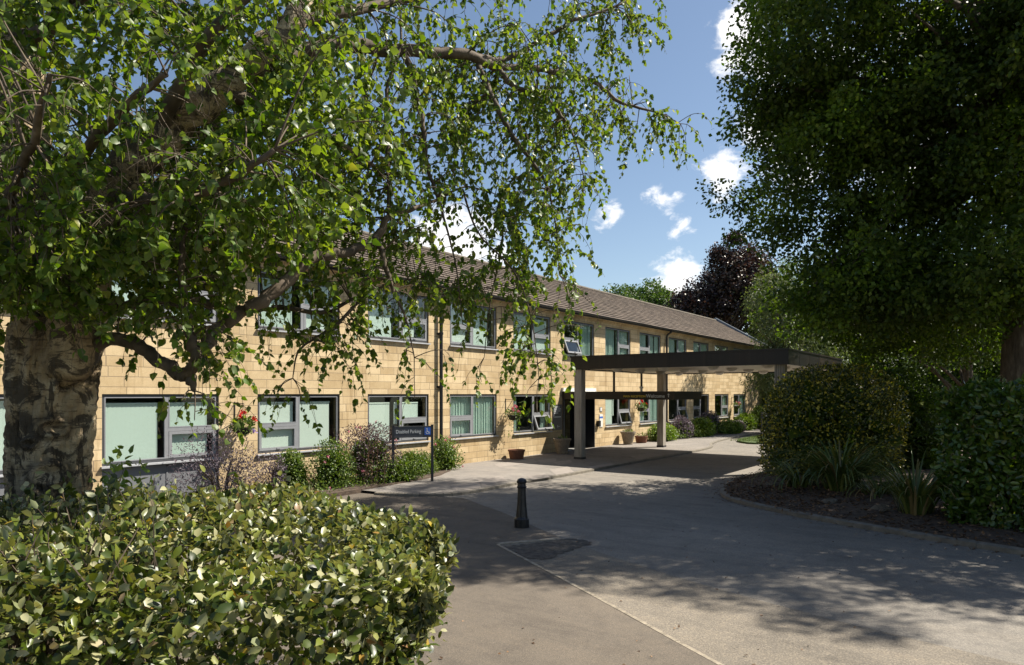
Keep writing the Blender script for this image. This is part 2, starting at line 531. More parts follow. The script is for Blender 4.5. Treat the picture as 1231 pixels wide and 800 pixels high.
def copy_tree(o, parent=None):
    c = o.copy()
    COL.objects.link(c)
    if parent is not None:
        c.parent = parent
    for ch in [x for x in bpy.data.objects if x.parent == o]:
        copy_tree(ch, c)
    return c


OVATE = (np.array([(0, 0, 0), (.26, .5, .07), (.66, .34, .06), (1, 0, -.12), (.66, -.34, .06), (.26, -.5, .07)]), [(0, 1, 2, 3), (0, 3, 4, 5)])
OBLONG = (np.array([(0, 0, 0), (.2, .42, .06), (.72, .46, .07), (1, 0, -.04), (.72, -.46, .07), (.2, -.42, .06)]), [(0, 1, 2, 3), (0, 3, 4, 5)])
_m = lambda w1, w2: (np.array([(0, 0, 0), (.34, 0, -.035), (.70, 0, -.05), (1, 0, -.15), (.24, w1, .05), (.64, w2, .035), (.24, -w1, .05), (.64, -w2, .02)]),
                     [(0, 1, 4), (4, 1, 5), (1, 2, 5), (5, 2, 3), (0, 6, 1), (6, 7, 1), (1, 7, 2), (7, 3, 2)])
ELLIPTIC = _m(.40, .44)
BIRCH = _m(.50, .34)
RHOMB = (np.array([(0, 0, 0), (.48, .5, .08), (1, 0, 0), (.48, -.5, .08)]), [(0, 1, 2, 3)])


def unit(a):
    return a / np.maximum(np.linalg.norm(a, axis=1, keepdims=True), 1e-9)


def leaves(name, pos, d, nrm, L, Wd, mat, parent=None, shape=OVATE):
    pos = np.asarray(pos, float)
    N = len(pos)
    d = unit(np.asarray(d, float))
    side = unit(np.cross(np.asarray(nrm, float), d))
    n = np.cross(d, side)
    L = np.broadcast_to(np.asarray(L, float), (N,))[:, None, None]
    Wd = np.broadcast_to(np.asarray(Wd, float), (N,))[:, None, None]
    T, F = shape
    k = len(T)
    v = pos[:, None, :] + d[:, None, :] * (T[None, :, 0:1] * L) + side[:, None, :] * (T[None, :, 1:2] * Wd) + n[:, None, :] * (T[None, :, 2:3] * L)
    v = v.reshape(-1, 3)
    fa = np.array(F)
    nf, q = fa.shape
    idx = (np.arange(N)[:, None, None] * k + fa[None]).reshape(-1)
    me = bpy.data.meshes.new(name)
    me.vertices.add(len(v))
    me.vertices.foreach_set('co', v.astype(np.float32).ravel())
    me.loops.add(len(idx))
    me.loops.foreach_set('vertex_index', idx.astype(np.int32))
    me.polygons.add(N * nf)
    me.polygons.foreach_set('loop_start', np.arange(0, N * nf * q, q, dtype=np.int32))
    me.polygons.foreach_set('loop_total', np.full(N * nf, q, dtype=np.int32))
    me.materials.append(M[mat])
    if nf == 8:
        me.polygons.foreach_set('use_smooth', np.ones(N * nf, dtype=bool))
    me.update(calc_edges=True)
    o = bpy.data.objects.new(name, me)
    COL.objects.link(o)
    if parent is not None:
        o.parent = parent
    return o


def rdir(n, up=0.0):
    a = rng.normal(size=(n, 3))
    a = unit(a)
    a[:, 2] += up
    return unit(a)


def joined_text(txt, size, depth=0.002, align='LEFT'):
    cu = bpy.data.curves.new('lettering', 'FONT')
    cu.body = txt
    cu.size = size
    cu.extrude = depth
    cu.align_x = align
    cu.resolution_u = 3
    tmp = bpy.data.objects.new('lettering', cu)
    COL.objects.link(tmp)
    bpy.context.view_layer.update()
    dg = bpy.context.evaluated_depsgraph_get()
    me = bpy.data.meshes.new_from_object(tmp.evaluated_get(dg))
    me.name = 'lettering'
    bpy.data.objects.remove(tmp)
    bpy.data.curves.remove(cu)
    return me


def lettering(txt, size, mat, parent, mtx, align='LEFT', name='lettering'):
    me = joined_text(txt, size, 0.002, align)
    me.transform(mtx)
    me.materials.clear()
    me.materials.append(M[mat])
    o = bpy.data.objects.new(name, me)
    COL.objects.link(o)
    o.parent = parent
    return o


def sheet(name, pts, z, mat, label=None, kind='structure', thick=0.0):
    mb = MB()
    top = [(p[0], p[1], z) for p in pts]
    a = sum(top[i][0] * top[(i + 1) % len(top)][1] - top[(i + 1) % len(top)][0] * top[i][1] for i in range(len(top)))
    if a < 0:
        top.reverse()
    mb.face(top)
    if thick:
        for i in range(len(top)):
            p, q = top[i], top[(i + 1) % len(top)]
            mb.face([(p[0], p[1], z - thick), (q[0], q[1], z - thick), q, p])
    o = mb.build(name, mat)
    return tag(o, label, None, None, kind)


# ---------------------------------------------------------------- ground and roads
def ragged(pts, step=0.35, amp=0.03):
    out = []
    for i in range(len(pts)):
        p, q = Vector(pts[i][:2]), Vector(pts[(i + 1) % len(pts)][:2])
        n = max(1, int((q - p).length / step))
        nn = Vector((-(q - p).y, (q - p).x))
        if nn.length > 0:
            nn.normalize()
        for k in range(n):
            out.append(p.lerp(q, k / n) + (nn * random.uniform(-amp, amp) if k else Vector((0, 0))))
    return out


def spline(pts, n=8):
    pts = [Vector(p) for p in pts]
    out = []
    for i in range(len(pts) - 1):
        p0, p1, p2, p3 = pts[max(i - 1, 0)], pts[i], pts[i + 1], pts[min(i + 2, len(pts) - 1)]
        for k in range(n):
            t = k / n
            out.append(0.5 * ((2 * p1) + (p2 - p0) * t + (2 * p0 - 5 * p1 + 4 * p2 - p3) * t * t + (3 * p1 - p0 - 3 * p2 + p3) * t ** 3))
    out.append(pts[-1])
    return out


def setting():
    sheet('ground', [(-400, -400), (500, -400), (500, 500), (-400, 500)], -0.02, 'ground')
    sheet('drive', [(-12, -30), (16, -30), (40, -16), (90, -16), (90, -1.5), (40, -1.5), (-12, -1.5)], -0.006, 'tarmac_drive')
    # coarse tarmac strip between the drive seam and the concrete edging
    seam = [(12.05, -4.6), (11.0, -6.6), (9.75, -8.63), (9.0, -10.1), (8.36, -11.68), (7.88, -13.27), (7.55, -14.91), (7.2, -17), (6.8, -22)]
    edge = [(8.65, -8.2), (7.12, -10.82), (5.97, -12.74), (4.2, -15.8), (1.5, -20)]
    strip = seam + list(reversed(edge)) + [(9.6, -8.75), (8.65, -8.2)][:0]
    sheet('tarmac_strip', ragged(strip, 0.4, 0.012), -0.001, 'tarmac_coarse')
    foot = [(11.6, -3.1), (12.05, -4.6), (11.0, -6.6), (9.75, -8.63), (8.65, -8.2)] + edge[1:] + [(-12, -20), (-12, -1.6), (11.0, -1.6)]
    sheet('footway', ragged(foot, 0.4, 0.01), 0.003, 'tarmac_footway')
    # concrete edging beside the footway
    mb = MB()
    path = spline([(*p, 0) for p in edge], 4)
    seg = []
    L = 0.0
    for i in range(len(path) - 1):
        a, b = path[i], path[i + 1]
        t = (b - a).normalized()
        nrm = Vector((-t.y, t.x, 0)) * 0.024
        h = 0.0075 + random.uniform(-0.0015, 0.0015)
        g = t * 0.004
        a2, b2 = a + g, b - g
        c = [a2 - nrm, b2 - nrm, b2 + nrm, a2 + nrm]
        mb.face([Vector((p.x, p.y, h)) for p in c][::-1])
        for k in range(4):
            p, q = c[k], c[(k + 1) % 4]
            mb.face([(p.x, p.y, -0.01), (q.x, q.y, -0.01), (q.x, q.y, h), (p.x, p.y, h)])
    p0, p1 = Vector((8.68, -8.17, 0)), Vector((9.55, -8.72, 0))
    t = (p1 - p0).normalized()
    nrm = Vector((-t.y, t.x, 0)) * 0.06
    c = [p0 - nrm, p1 - nrm, p1 + nrm, p0 + nrm]
    mb.face([(p.x, p.y, 0.0095) for p in c])
    for k in range(4):
        p, q = c[k], c[(k + 1) % 4]
        mb.face([(p.x, p.y, -0.01), (q.x, q.y, -0.01), (q.x, q.y, 0.0095), (p.x, p.y, 0.0095)])
    tag(mb.build('edging', 'edging'), kind='structure')
    # broken hollow in the tarmac beside the edging
    hollow = [G(606, 658), G(640, 654), (9.6, -8.85), G(690, 648), G(712, 653), G(690, 661), G(655, 673), G(634, 672)]
    sheet('worn_patch', ragged([(p[0], p[1]) for p in hollow], 0.05, 0.05), 0.007, 'dark_patch')
    # footpath along the building with its kerb
    kerb = spline([(11.15, -2.6, 0), (11.5, -3.5, 0), (12.4, -4.25, 0), (14.6, -4.25, 0), (17.3, -4.32, 0), (21.6, -4.25, 0), (25.3, -4.28, 0), (29.5, -4.1, 0), (32, -3.3, 0), (36, -2.7, 0), (44, -2.5, 0), (60, -2.5, 0)], 6)
    inner = []
    mb = MB()
    hk = 0.07
    for i, p in enumerate(kerb):
        t = (kerb[min(i + 1, len(kerb) - 1)] - kerb[max(i - 1, 0)]).normalized()
        inner.append(p + Vector((-t.y, t.x, 0)) * 0.13)
    for i in range(len(kerb) - 1):
        a, b, c, d = kerb[i], kerb[i + 1], inner[i + 1], inner[i]
        g = (b - a).normalized() * 0.006
        a, b, c, d = a + g, b - g, c - g, d + g
        q = [Vector((p.x, p.y, hk)) for p in (a, b, c, d)]
        q[0].z = q[1].z = hk - 0.012
        mb.face(q)
        for k in range(4):
            p, r = q[k], q[(k + 1) % 4]
            mb.face([(p.x, p.y, -0.02), (r.x, r.y, -0.02), r, p])
    tag(mb.build('kerb', 'kerbstone'), kind='structure')
    sheet('path', [(p.x, p.y) for p in inner] + [(60, -0.0), (11.0, -0.0)], hk - 0.004, 'tarmac_path')
    # pale paving slabs let into the path, seen through the worn surface
    for q in ([(593, 558), (641, 552), (647, 556), (600, 562)], [(646, 554), (668, 551), (669, 555), (650, 557)],
              [(664, 556), (686, 553), (688, 556), (672, 560)], [(660, 565), (683, 561), (690, 568), (668, 571)],
              [(704, 562), (734, 557), (738, 559), (710, 564)], [(757, 549), (780, 545), (800, 547), (768, 553)],
              [(542, 583), (576, 579), (578, 586), (545, 590)], [(574, 577), (603, 572), (610, 578), (580, 584)], [(632, 572), (655, 569), (662, 574), (640, 577)]):
        sheet('paving_slab', [G(x, y, hk)[:2] for x, y in q], hk + 0.001, 'paver')
    # planting bed against the building on the left, and further along the front
    sheet('planting_bed', ragged([(-8, -2.0), (9.9, -2.05), (11.0, -2.1), (11.7, -2.05), (13.2, -1.9), (14.6, -1.6), (15.6, -1.1), (16.3, -0.45), (16.4, 0), (-8, 0)], 0.5, 0.05), 0.10, 'soil', thick=0.1)
    sheet('far_planting_bed', ragged([(30.8, 0), (31.5, -0.7), (34.3, -0.5), (39, -1.5), (44, -1.2), (50, -1.1), (54, -1.3), (54, 0)], 0.5, 0.05), 0.10, 'soil', thick=0.1)
    # grass island in the far drive
    isl = spline([(33.2, -4.6, 0), (34.6, -3.6, 0), (38, -3.2, 0), (48, -3.1, 0), (58, -3.2, 0), (58, -5.2, 0), (44, -5.4, 0), (36, -5.5, 0), (33.6, -5.3, 0), (33.2, -4.6, 0)], 4)
    sheet('grass_island', [(p.x, p.y) for p in isl], 0.08, 'turf', thick=0.1)
    n = 6000
    s = rng.uniform(33.6, 50, n)
    y = rng.uniform(-5.2, -3.5, n)
    o = leaves('grass', np.stack([s, y, np.full(n, 0.07)], 1), rdir(n, 2.0), rdir(n), rng.uniform(0.06, 0.13, n), 0.012, 'grass_blade', None, RHOMB)
    tag(o, 'short rough grass on the far island beside the drive', 'grass', kind='stuff')
    # right-hand bed with its kerb
    rk = spline([(34, -9.3, 0), (26, -9.1, 0), (21.0, -8.75, 0), (18.6, -8.65, 0), (16.9, -8.95, 0), (15.7, -9.4, 0), (15.0, -10.0, 0), (14.4, -10.9, 0), (13.95, -11.7, 0), (13.23, -13.39, 0), (12.69, -14.97, 0), (12.1, -17.5, 0), (11.5, -22, 0)], 6)
    inn = []
    mb = MB()
    for i, p in enumerate(rk):
        t = (rk[min(i + 1, len(rk) - 1)] - rk[max(i - 1, 0)]).normalized()
        inn.append(p + Vector((-t.y, t.x, 0)) * 0.12)
    for i in range(len(rk) - 1):
        a, b, c, d = rk[i], rk[i + 1], inn[i + 1], inn[i]
        g = (b - a).normalized() * (0.003 if i % 3 == 0 else 0.0)
        h = 0.09 + (random.uniform(-0.006, 0.006) if i % 3 == 0 else 0)
        q = [Vector((p.x, p.y, h)) for p in (a + g, b - g, c - g, d + g)]
        q[0].z = q[1].z = h - 0.02
        mb.face(q)
        for k in range(4):
            p, r = q[k], q[(k + 1) % 4]
            mb.face([(p.x, p.y, -0.02), (r.x, r.y, -0.02), r, p])
    tag(mb.build('bed_kerb', 'kerbstone'), kind='structure')
    # the bed rises a little from its kerb
    mb = MB()
    rows = 8
    for i in range(len(inn)):
        p = inn[i]
        t = (rk[min(i + 1, len(rk) - 1)] - rk[max(i - 1, 0)]).normalized()
        nv = Vector((-t.y, t.x, 0))
        tgt = Vector((28, -17, 0)) if i < 40 else Vector((24, -24, 0))
        for k in range(rows):
            f = (k / (rows - 1)) ** 1.5
            q = p.lerp(tgt, f * 0.9)
            z = 0.085 + 0.28 * min(1, (q - p).length / 2.5) + random.uniform(-.02, .02) * (k > 0)
            mb.v.append((q.x, q.y, z))
    for i in range(len(inn) - 1):
        for k in range(rows - 1):
            mb.f.append((i * rows + k, (i + 1) * rows + k, (i + 1) * rows + k + 1, i * rows + k + 1))
            mb.mi.append(0)
    tag(mb.build('soil_bed', 'soil', smooth=True), kind='structure')
    # leaf litter on the bed and a few leaves on the drive
    n = 4200
    i = rng.integers(12, len(inn) - 1, n)
    base = np.array([tuple(inn[k]) for k in i])
    f = rng.power(0.8, n) * 2.2
    tdir = np.array([(-(rk[k + 1] - rk[k]).y, (rk[k + 1] - rk[k]).x, 0) for k in i])
    pos = base + unit(tdir) * f[:, None] + rng.normal(0, .1, (n, 3)) * (1, 1, 0)
    pos[:, 2] = 0.10 + 0.27 * np.minimum(1, f / 2.5) + rng.uniform(0, .02, n)
    o = leaves('leaf_litter', pos, rdir(n) * (1, 1, .25), rdir(n) * .5 + (0, 0, 1), rng.uniform(.04, .10, n), rng.uniform(.025, .055, n), 'dead_leaf', None, OVATE)
    tag(o, 'brown leaf litter lying over the soil of the right bed', 'leaf litter', kind='stuff')
    n = 420
    px = rng.uniform(13.2, 15.2, n)
    k = rng.integers(20, len(rk) - 1, n)
    pos = np.array([tuple(rk[j]) for j in k]) + np.array([(rk[j + 1] - rk[j]).cross(Vector((0, 0, 1))).normalized()[:] for j in k]) * (rng.exponential(.12, n))[:, None]
    pos[:, 2] = 0.006
    m = 260
    sc = np.stack([rng.uniform(2, 14, m), rng.uniform(-14, -4.6, m), np.full(m, .008)], 1)
    pos = np.concatenate([pos, sc])
    n = len(pos)
    o = leaves('fallen_leaves', pos, rdir(n) * (1, 1, .2), rdir(n) * .4 + (0, 0, 1), rng.uniform(.02, .05, n), rng.uniform(.014, .03, n), 'dead_leaf', None, OVATE)
    tag(o, 'small dry leaves fallen on the tarmac along the kerb', 'fallen leaves', kind='stuff')


setting()

# ---------------------------------------------------------------- the building
MOD = 3.525
X2 = 9.76            # left edge of the window bay 2
WW = 2.52
X_L, X_R = -12.0, 51.75
ZG0, ZG1 = 0.94, 2.40
ZU0, ZU1 = 4.00, 5.46
REC = 0.035


def building():
    B = thing('office_building', 'long two-storey sandstone office building with brown tiled roof', 'building', (0, 0, 0))
    bays = [(k, X2 + (k - 2) * MOD) for k in range(-3, 13)]
    holes = []
    for k, x in bays:
        if k == 6:
            holes.append((x - 0.12, x + WW + 0.02, 0.0, 2.32))
        elif k in (0, 1):
            holes.append((x, x + WW, 0.12, ZG1))
        else:
            holes.append((x, x + WW, ZG0, ZG1))
        holes.append((x, x + WW, ZU0, ZU1))
    xs = sorted({X_L, X_R} | {h[0] for h in holes} | {h[1] for h in holes})
    zs = sorted({0.0, 5.62} | {h[2] for h in holes} | {h[3] for h in holes})
    mb = MB()

    def inhole(x, z):
        return any(h[0] < x < h[1] and h[2] < z < h[3] for h in holes)
    for i in range(len(xs) - 1):
        for j in range(len(zs) - 1):
            if not inhole((xs[i] + xs[i + 1]) / 2, (zs[j] + zs[j + 1]) / 2):
                mb.face([(xs[i], 0, zs[j]), (xs[i + 1], 0, zs[j]), (xs[i + 1], 0, zs[j + 1]), (xs[i], 0, zs[j + 1])])
    dp = 0.26
    for a, b, c, d in holes:
        e = 1.5 if c == 0.0 else dp
        mb.face([(a, 0, c), (a, 0, d), (a, e, d), (a, e, c)])
        mb.face([(b, 0, c), (b, e, c), (b, e, d), (b, 0, d)])
        mb.face([(a, 0, d), (b, 0, d), (b, e, d), (a, e, d)])
        mb.face([(a, 0, c), (a, e, c), (b, e, c), (b, 0, c)])
    # end walls and back wall
    yb = 7.3
    for x, s in ((X_R, 1), (X_L, -1)):
        q = [(x, 0, 0), (x, yb, 0), (x, yb, 5.62), (x, yb / 2, 7.75), (x, 0, 5.62)]
        mb.face(q if s > 0 else q[::-1])
    mb.face([(X_R, yb, 0), (X_L, yb, 0), (X_L, yb, 5.62), (X_R, yb, 5.62)])
    mb.build('wall', 'stone', B)
    # inside: floors, ceilings, back partition
    mb = MB()
    for z in (0.05, 3.2, 5.6):
        mb.box(X_L + .05, X_R - .05, 0.3, 5.2, z - .3 if z > 1 else z - .04, z)
    mb.box(X_L + .05, X_R - .05, 4.6, 4.7, 0.06, 5.3)
    for k, x in bays:
        if k % 2:
            mb.box(x - .55, x - .45, .3, 4.59, 0.06, 2.89)
            mb.box(x - .55, x - .45, .3, 4.59, 3.21, 5.29)
    mb.build('interior', 'room', B)
    # stone cornice bands below the gutter
    mb = MB()
    mb.box(X_L, X_R + .03, -0.06, 0.25, 5.62, 5.70)
    mb.box(X_L, X_R + .05, -0.20, 0.25, 5.703, 5.79)
    mb.build('cornice', 'stone', B)
    # string course over ground floor windows
    # roof: stepped courses of tiles
    mb = MB()
    uv = []
    y0, z0, y1, z1 = -0.36, 5.80, 3.62, 8.08
    L = math.hypot(y1 - y0, z1 - z0)
    n = int(L / 0.25)
    dy, dz = (y1 - y0) / n, (z1 - z0) / n
    ny, nz = -(z1 - z0) / L, (y1 - y0) / L
    xa, xb = X_L - .2, X_R + .12
    NX = 60
    for i in range(n):
        a = (y0 + dy * i + ny * .03, z0 + dz * i + nz * .03)
        b = (y0 + dy * (i + 1.0), z0 + dz * (i + 1.0))
        for k in range(NX):
            p, q = xa + (xb - xa) * k / NX, xa + (xb - xa) * (k + 1) / NX
            s1 = math.sin(k * 1.3 + i * .7) * .006
            s2 = math.sin((k + 1) * 1.3 + i * .7) * .006
            mb.face([(p, a[0], a[1] + s1), (q, a[0], a[1] + s2), (q, b[0], b[1] + s2), (p, b[0], b[1] + s1)])
            uv += [(p, i * .25 + .004), (q, i * .25 + .004), (q, i * .25 + .246), (p, i * .25 + .246)]
            mb.face([(p, a[0] - ny * .03, a[1] - nz * .03 + s1), (q, a[0] - ny * .03, a[1] - nz * .03 + s2), (q, a[0], a[1] + s2), (p, a[0], a[1] + s1)])
            uv += [(p, i * .25)] * 4
    # rear slope
    mb.face([(xb, y1, z1), (xb, yb + .4, 5.8), (xa, yb + .4, 5.8), (xa, y1, z1)])
    uv += [(0, 0), (1, 0), (1, 1), (0, 1)]
    mb.face([(xa, y0, z0 - .02), (xb, y0, z0 - .02), (xb, .3, z0 - .02), (xa, .3, z0 - .02)][::-1])
    uv += [(0, 0)] * 4
    roof = mb.build('roof', 'roof_tile', B)
    ul = roof.data.uv_layers.new(name='UVMap')
    ul.data.foreach_set('uv', np.array(uv, dtype=np.float32).ravel())
    mb = MB()
    for k in range(90):
        p = xa + (xb - xa) * k / 90
        q = xa + (xb - xa) * (k + 1) / 90
        for s in range(5):
            a0, a1 = math.pi * s / 5, math.pi * (s + 1) / 5
            r = .12
            h = z1 - .03 + .004 * (k % 2)
            mb.face([(p, y1 - r * math.cos(a0), h + r * math.sin(a0) * .8), (q - .012, y1 - r * math.cos(a0), h + r * math.sin(a0) * .8),
                     (q - .012, y1 - r * math.cos(a1), h + r * math.sin(a1) * .8), (p, y1 - r * math.cos(a1), h + r * math.sin(a1) * .8)])
    rt = mb.build('ridge_tile', 'rock', roof)
    # raised verge along the far gable
    mb = MB()
    for (ya, za, yc, zc) in ((y0 - .02, z0 - .05, y1, z1 + .0), (y1, z1, yb + .4, 5.8)):
        pts = [(ya, za), (yc, zc), (yc, zc + .2), (ya, za + .2)]
        for x in (xb - .16, xb + .06):
            pass
        A = [(xb - .16, *p) for p in pts]
        C = [(xb + .08, *p) for p in pts]
        mb.face(A)
        mb.face(C[::-1])
        for k in range(4):
            mb.face([A[k], C[k], C[(k + 1) % 4], A[(k + 1) % 4]][::-1])
    mb.build('verge', 'verge_metal', roof)
    # gutter: half-round, black
    mb = MB()
    prof = [(-.065 * math.cos(a), -.065 * math.sin(a)) for a in [math.pi * k / 8 for k in range(9)]]
    for k in range(8):
        (a, b), (c, d) = prof[k], prof[k + 1]
        mb.face([(X_L, -.36 + a, 5.80 + b), (X_R + .1, -.36 + a, 5.80 + b), (X_R + .1, -.36 + c, 5.80 + d), (X_L, -.36 + c, 5.80 + d)])
    mb.box(X_L, X_R + .1, -.30, -.21, 5.705, 5.80)
    mb.build('gutter', 'pipe_black', B)
    # downpipes
    for x in (16.28, 33.97):
        mb = MB()
        mb.tube([(x, -.36, 5.76), (x, -.34, 5.66), (x, -.12, 5.52), (x, -.10, 5.4), (x, -.10, 0.12), (x, -.16, .06)], .055, 10)
        for z in (.9, 2.6, 4.3):
            mb.tube([(x, -.10, z), (x, -.10, z + .07)], .072, 10)
            mb.box(x - .11, x + .11, -.06, -.001, z, z + .06)
        mb.build('downpipe', 'pipe_black', B)

    # ---- windows
    def window(x, z0, z1, tall, opened, blind, upper, lowpanel=None, w=WW, lamp=False):
        y = REC
        fd = .06
        f = MB()
        t = .06
        f.box(x, x + t, y, y + fd, z0, z1)
        f.box(x + w - t, x + w, y, y + fd, z0, z1)
        f.box(x + t, x + w - t, y, y + fd, z1 - t, z1)
        f.box(x + t, x + w - t, y, y + fd, z0, z0 + t)
        xm = x + w * (.53 if tall == 'L' else .47)
        f.box(xm - .035, xm + .035, y, y + fd, z0 + t, z1 - t, 1)
        sx0, sx1 = (xm + .035, x + w - t) if tall == 'L' else (x + t, xm - .035)
        tx0, tx1 = (x + t, xm - .035) if tall == 'L' else (xm + .035, x + w - t)
        zm = z0 + (z1 - z0) * .47
        split = tall != 'N' and tall in 'LR'
        f.box(sx0, sx1, y, y + fd, zm - .04, zm + .04, 1)
        # inner light-grey beads
        for a, b, c, d in ((tx0, tx1, z0 + t, z1 - t), (sx0, sx1, zm + .04, z1 - t)):
            e = .022
            f.box(a, a + e, y - .004, y + .03, c, d, 1)
            f.box(b - e, b, y - .004, y + .03, c, d, 1)
            f.box(a + e, b - e, y - .004, y + .03, c, c + e, 1)
            f.box(a + e, b - e, y - .004, y + .03, d - e, d, 1)
        wo = f.build('window', ['frame_dark', 'frame_grey'], B)
        g = MB()
        g.face([(tx0 + .01, y + .036, z0 + t), (tx1 - .01, y + .036, z0 + t), (tx1 - .01, y + .036, z1 - t), (tx0 + .01, y + .036, z1 - t)])
        g.face([(sx0 + .01, y + .038, zm + .04), (sx1 - .01, y + .038, zm + .04), (sx1 - .01, y + .038, z1 - t), (sx0 + .01, y + .038, z1 - t)])
        g.build('pane', 'glass', wo)
        # the opening casement in the lower half
        hh = zm - .045 - (z0 + t + .005)
        ang = R(random.uniform(15, 21)) if opened else 0.0
        mt = Matrix.Translation((sx0 + .005, y - .006, zm - .045)) @ Matrix.Rotation(-ang, 4, 'X')
        cw = sx1 - sx0 - .01
        c = MB()
        b = .065
        c.box(0, b, 0, .055, -hh, 0, 0, mt)
        c.box(cw - b, cw, 0, .055, -hh, 0, 0, mt)
        c.box(b, cw - b, 0, .055, -b, 0, 0, mt)
        c.box(b, cw - b, 0, .055, -hh, -hh + b, 0, mt)
        c.box(cw / 2 - .05, cw / 2 + .05, -.02, -.001, -hh + .02, -hh + .045, 0, mt)
        c.face([mt @ Vector(p) for p in ((b, .03, -hh + b), (cw - b, .03, -hh + b), (cw - b, .03, -b), (b, .03, -b))], 1)
        c.build('casement', ['frame_grey', 'glass'], wo)
        # sill
        s = MB()
        s.box(x - .03, x + w + .03, -.07, y + .003, z0 - .045, z0 - .008)
        s.build('sill', 'sill_metal', wo)
        # blinds: vertical slats, hung behind the glass
        if blind:
            kind, spans = blind
            for (u0, u1, zt, zb) in spans:
                bm_ = MB()
                a, bb = x + t + u0 * (w - 2 * t), x + t + u1 * (w - 2 * t)
                top, bot = z1 - t - zt, z0 + t + zb
                if kind == 'blind':
                    k = a
                    while k < bb - .02:
                        e = min(k + .086, bb)
                        bm_.face([(k, y + .094, bot), (e, y + .085, bot), (e, y + .085, top), (k, y + .094, top)])
                        k += .09
                    bm_.box(a, bb, y + .075, y + .11, top, top + .035)
                else:
                    m = int((bb - a) / .045)
                    for q in range(m):
                        s0, s1 = a + (bb - a) * q / m, a + (bb - a) * (q + 1) / m
                        d0, d1 = .11 + .025 * math.sin(q * 1.9), .11 + .025 * math.sin((q + 1) * 1.9)
                        bm_.face([(s0, y + d0, bot), (s1, y + d1, bot), (s1, y + d1, top), (s0, y + d0, top)])
                bm_.build(kind, kind, wo)
        if lowpanel is not None:
            p = MB()
            p.box(x, x + w, y + .004, y + .06, lowpanel, z0)
            p.box(xm - .02, xm + .02, y - .008, y + .003, lowpanel, z0 - .05)
            p.box(x, x + w, y - .008, y + .003, lowpanel + (z0 - lowpanel) * .86, lowpanel + (z0 - lowpanel) * .9)
            p.build('panel', 'panel_grey', wo)
        return wo

    full = lambda l=.97, r=.97: None
    G_ = {
        -3: ('L', 0, ('blind', [(0, .5, .2, .0), (.56, .9, .2, 0)])), -2: ('R', 0, ('blind', [(0, .4, .2, .0), (.5, .9, .2, 0)])),
        -1: ('L', 0, ('blind', [(0, .5, .2, .0), (.56, .9, .2, 0)])),
        0: ('R', 0, ('blind', [(0, .40, .18, 0), (.50, .97, .1, 0)])),
        1: ('L', 0, ('blind', [(0, .46, .16, .0), (.54, .93, .16, 0)])),
        2: ('R', 0, ('blind', [(0, .43, .17, 0), (.50, .92, .17, 0)])),
        3: ('L', 0, ('blind', [(0, .37, .22, 0), (.45, .50, .22, .5), (.55, .87, .22, .6)])),
        4: ('R', 0, ('curtain', [(0, .98, .02, 0)])),
        5: ('L', 0.9, ('curtain', [(0, .12, .02, 0), (.80, .92, .02, 0)])),
        7: ('L', 1, ('blind', [(0, .33, .12, 0), (.36, .4, .2, .4)])),
        8: ('R', 0, ('curtain', [(0, .3, .02, 0), (.55, .98, .02, 0)])),
        9: ('L', 1, None), 10: ('R', 0, None), 11: ('L', 0, ('curtain', [(.7, .98, .02, 0)])),
        12: ('R', 0, ('curtain', [(.0, .2, .02, 0), (.5, .98, .02, 0)])),
    }
    U_ = {
        -3: ('L', 0, None), -2: ('R', 0, ('blind', [(0, .5, .2, .0), (.56, .9, .2, 0)])), -1: ('L', 0, ('blind', [(0, .5, .2, .0), (.56, .9, .2, 0)])),
        0: ('R', 0, ('blind', [(0, .45, .2, 0), (.5, .9, .2, 0)])), 1: ('L', 0, ('blind', [(0, .45, .2, 0), (.55, .8, .2, 0)])),
        2: ('L', 0, ('blind', [(0.05, .42, .16, 0), (.55, .9, .16, 0)])),
        3: ('L', 0, ('blind', [(0, .4, .3, 0), (.5, .8, .3, .1)])),
        4: ('R', 0, ('blind', [(.02, .36, .06, 0.0), (.48, .86, .14, 0)])),
        5: ('L', 0, ('blind', [(.0, .42, .06, 0.0), (.56, .96, .14, 0)])),
        6: ('R', 1, ('curtain', [(.62, .86, .02, 0), (.88, .98, .02, 0)])),
        7: ('L', 0, ('curtain', [(0, .42, .02, 0), (.50, .98, .02, 0)])),
        8: ('R', 0, ('curtain', [(0, .40, .02, 0), (.55, .75, .02, 0), (.8, .98, .02, 0)])),
        9: ('L', 0, ('curtain', [(0, .42, .02, 0), (.55, .98, .02, 0)])),
        10: ('R', 0, ('curtain', [(0, .42, .02, 0), (.55, .98, .02, 0)])),
        11: ('L', 0, ('curtain', [(.5, .98, .02, 0)])), 12: ('R', 0, ('curtain', [(0, .98, .02, 0)])),
    }
    for k, x in bays:
        if k != 6:
            a, b, c = G_[k]
            window(x, ZG0, ZG1, a, b, c, False, 0.12 if k in (0, 1) else None)
        a, b, c = U_[k]
        window(x, ZU0, ZU1, a, b, c, True)
    # box files on the inner window sills
    # ---- entrance door, set back in the bay
    x0 = X2 + 4 * MOD - .12
    x1 = x0 + WW + .14
    d = MB()
    yd = 1.1
    d.box(x0, x0 + .08, yd, yd + .1, .07, 2.32)
    d.box(x1 - .08, x1, yd, yd + .1, .07, 2.32)
    d.box(x0 + .08, x1 - .08, yd, yd + .1, 2.2, 2.32)
    d.box((x0 + x1) / 2 - .05, (x0 + x1) / 2 + .05, yd, yd + .1, .07, 2.2)
    door = d.build('door', 'door_dark', B)
    g = MB()
    for a, b in ((x0 + .08, (x0 + x1) / 2 - .05), ((x0 + x1) / 2 + .05, x1 - .08)):
        g.face([(a, yd + .05, .07), (b, yd + .05, .07), (b, yd + .05, 2.2), (a, yd + .05, 2.2)])
    g.build('pane', 'glass', door)
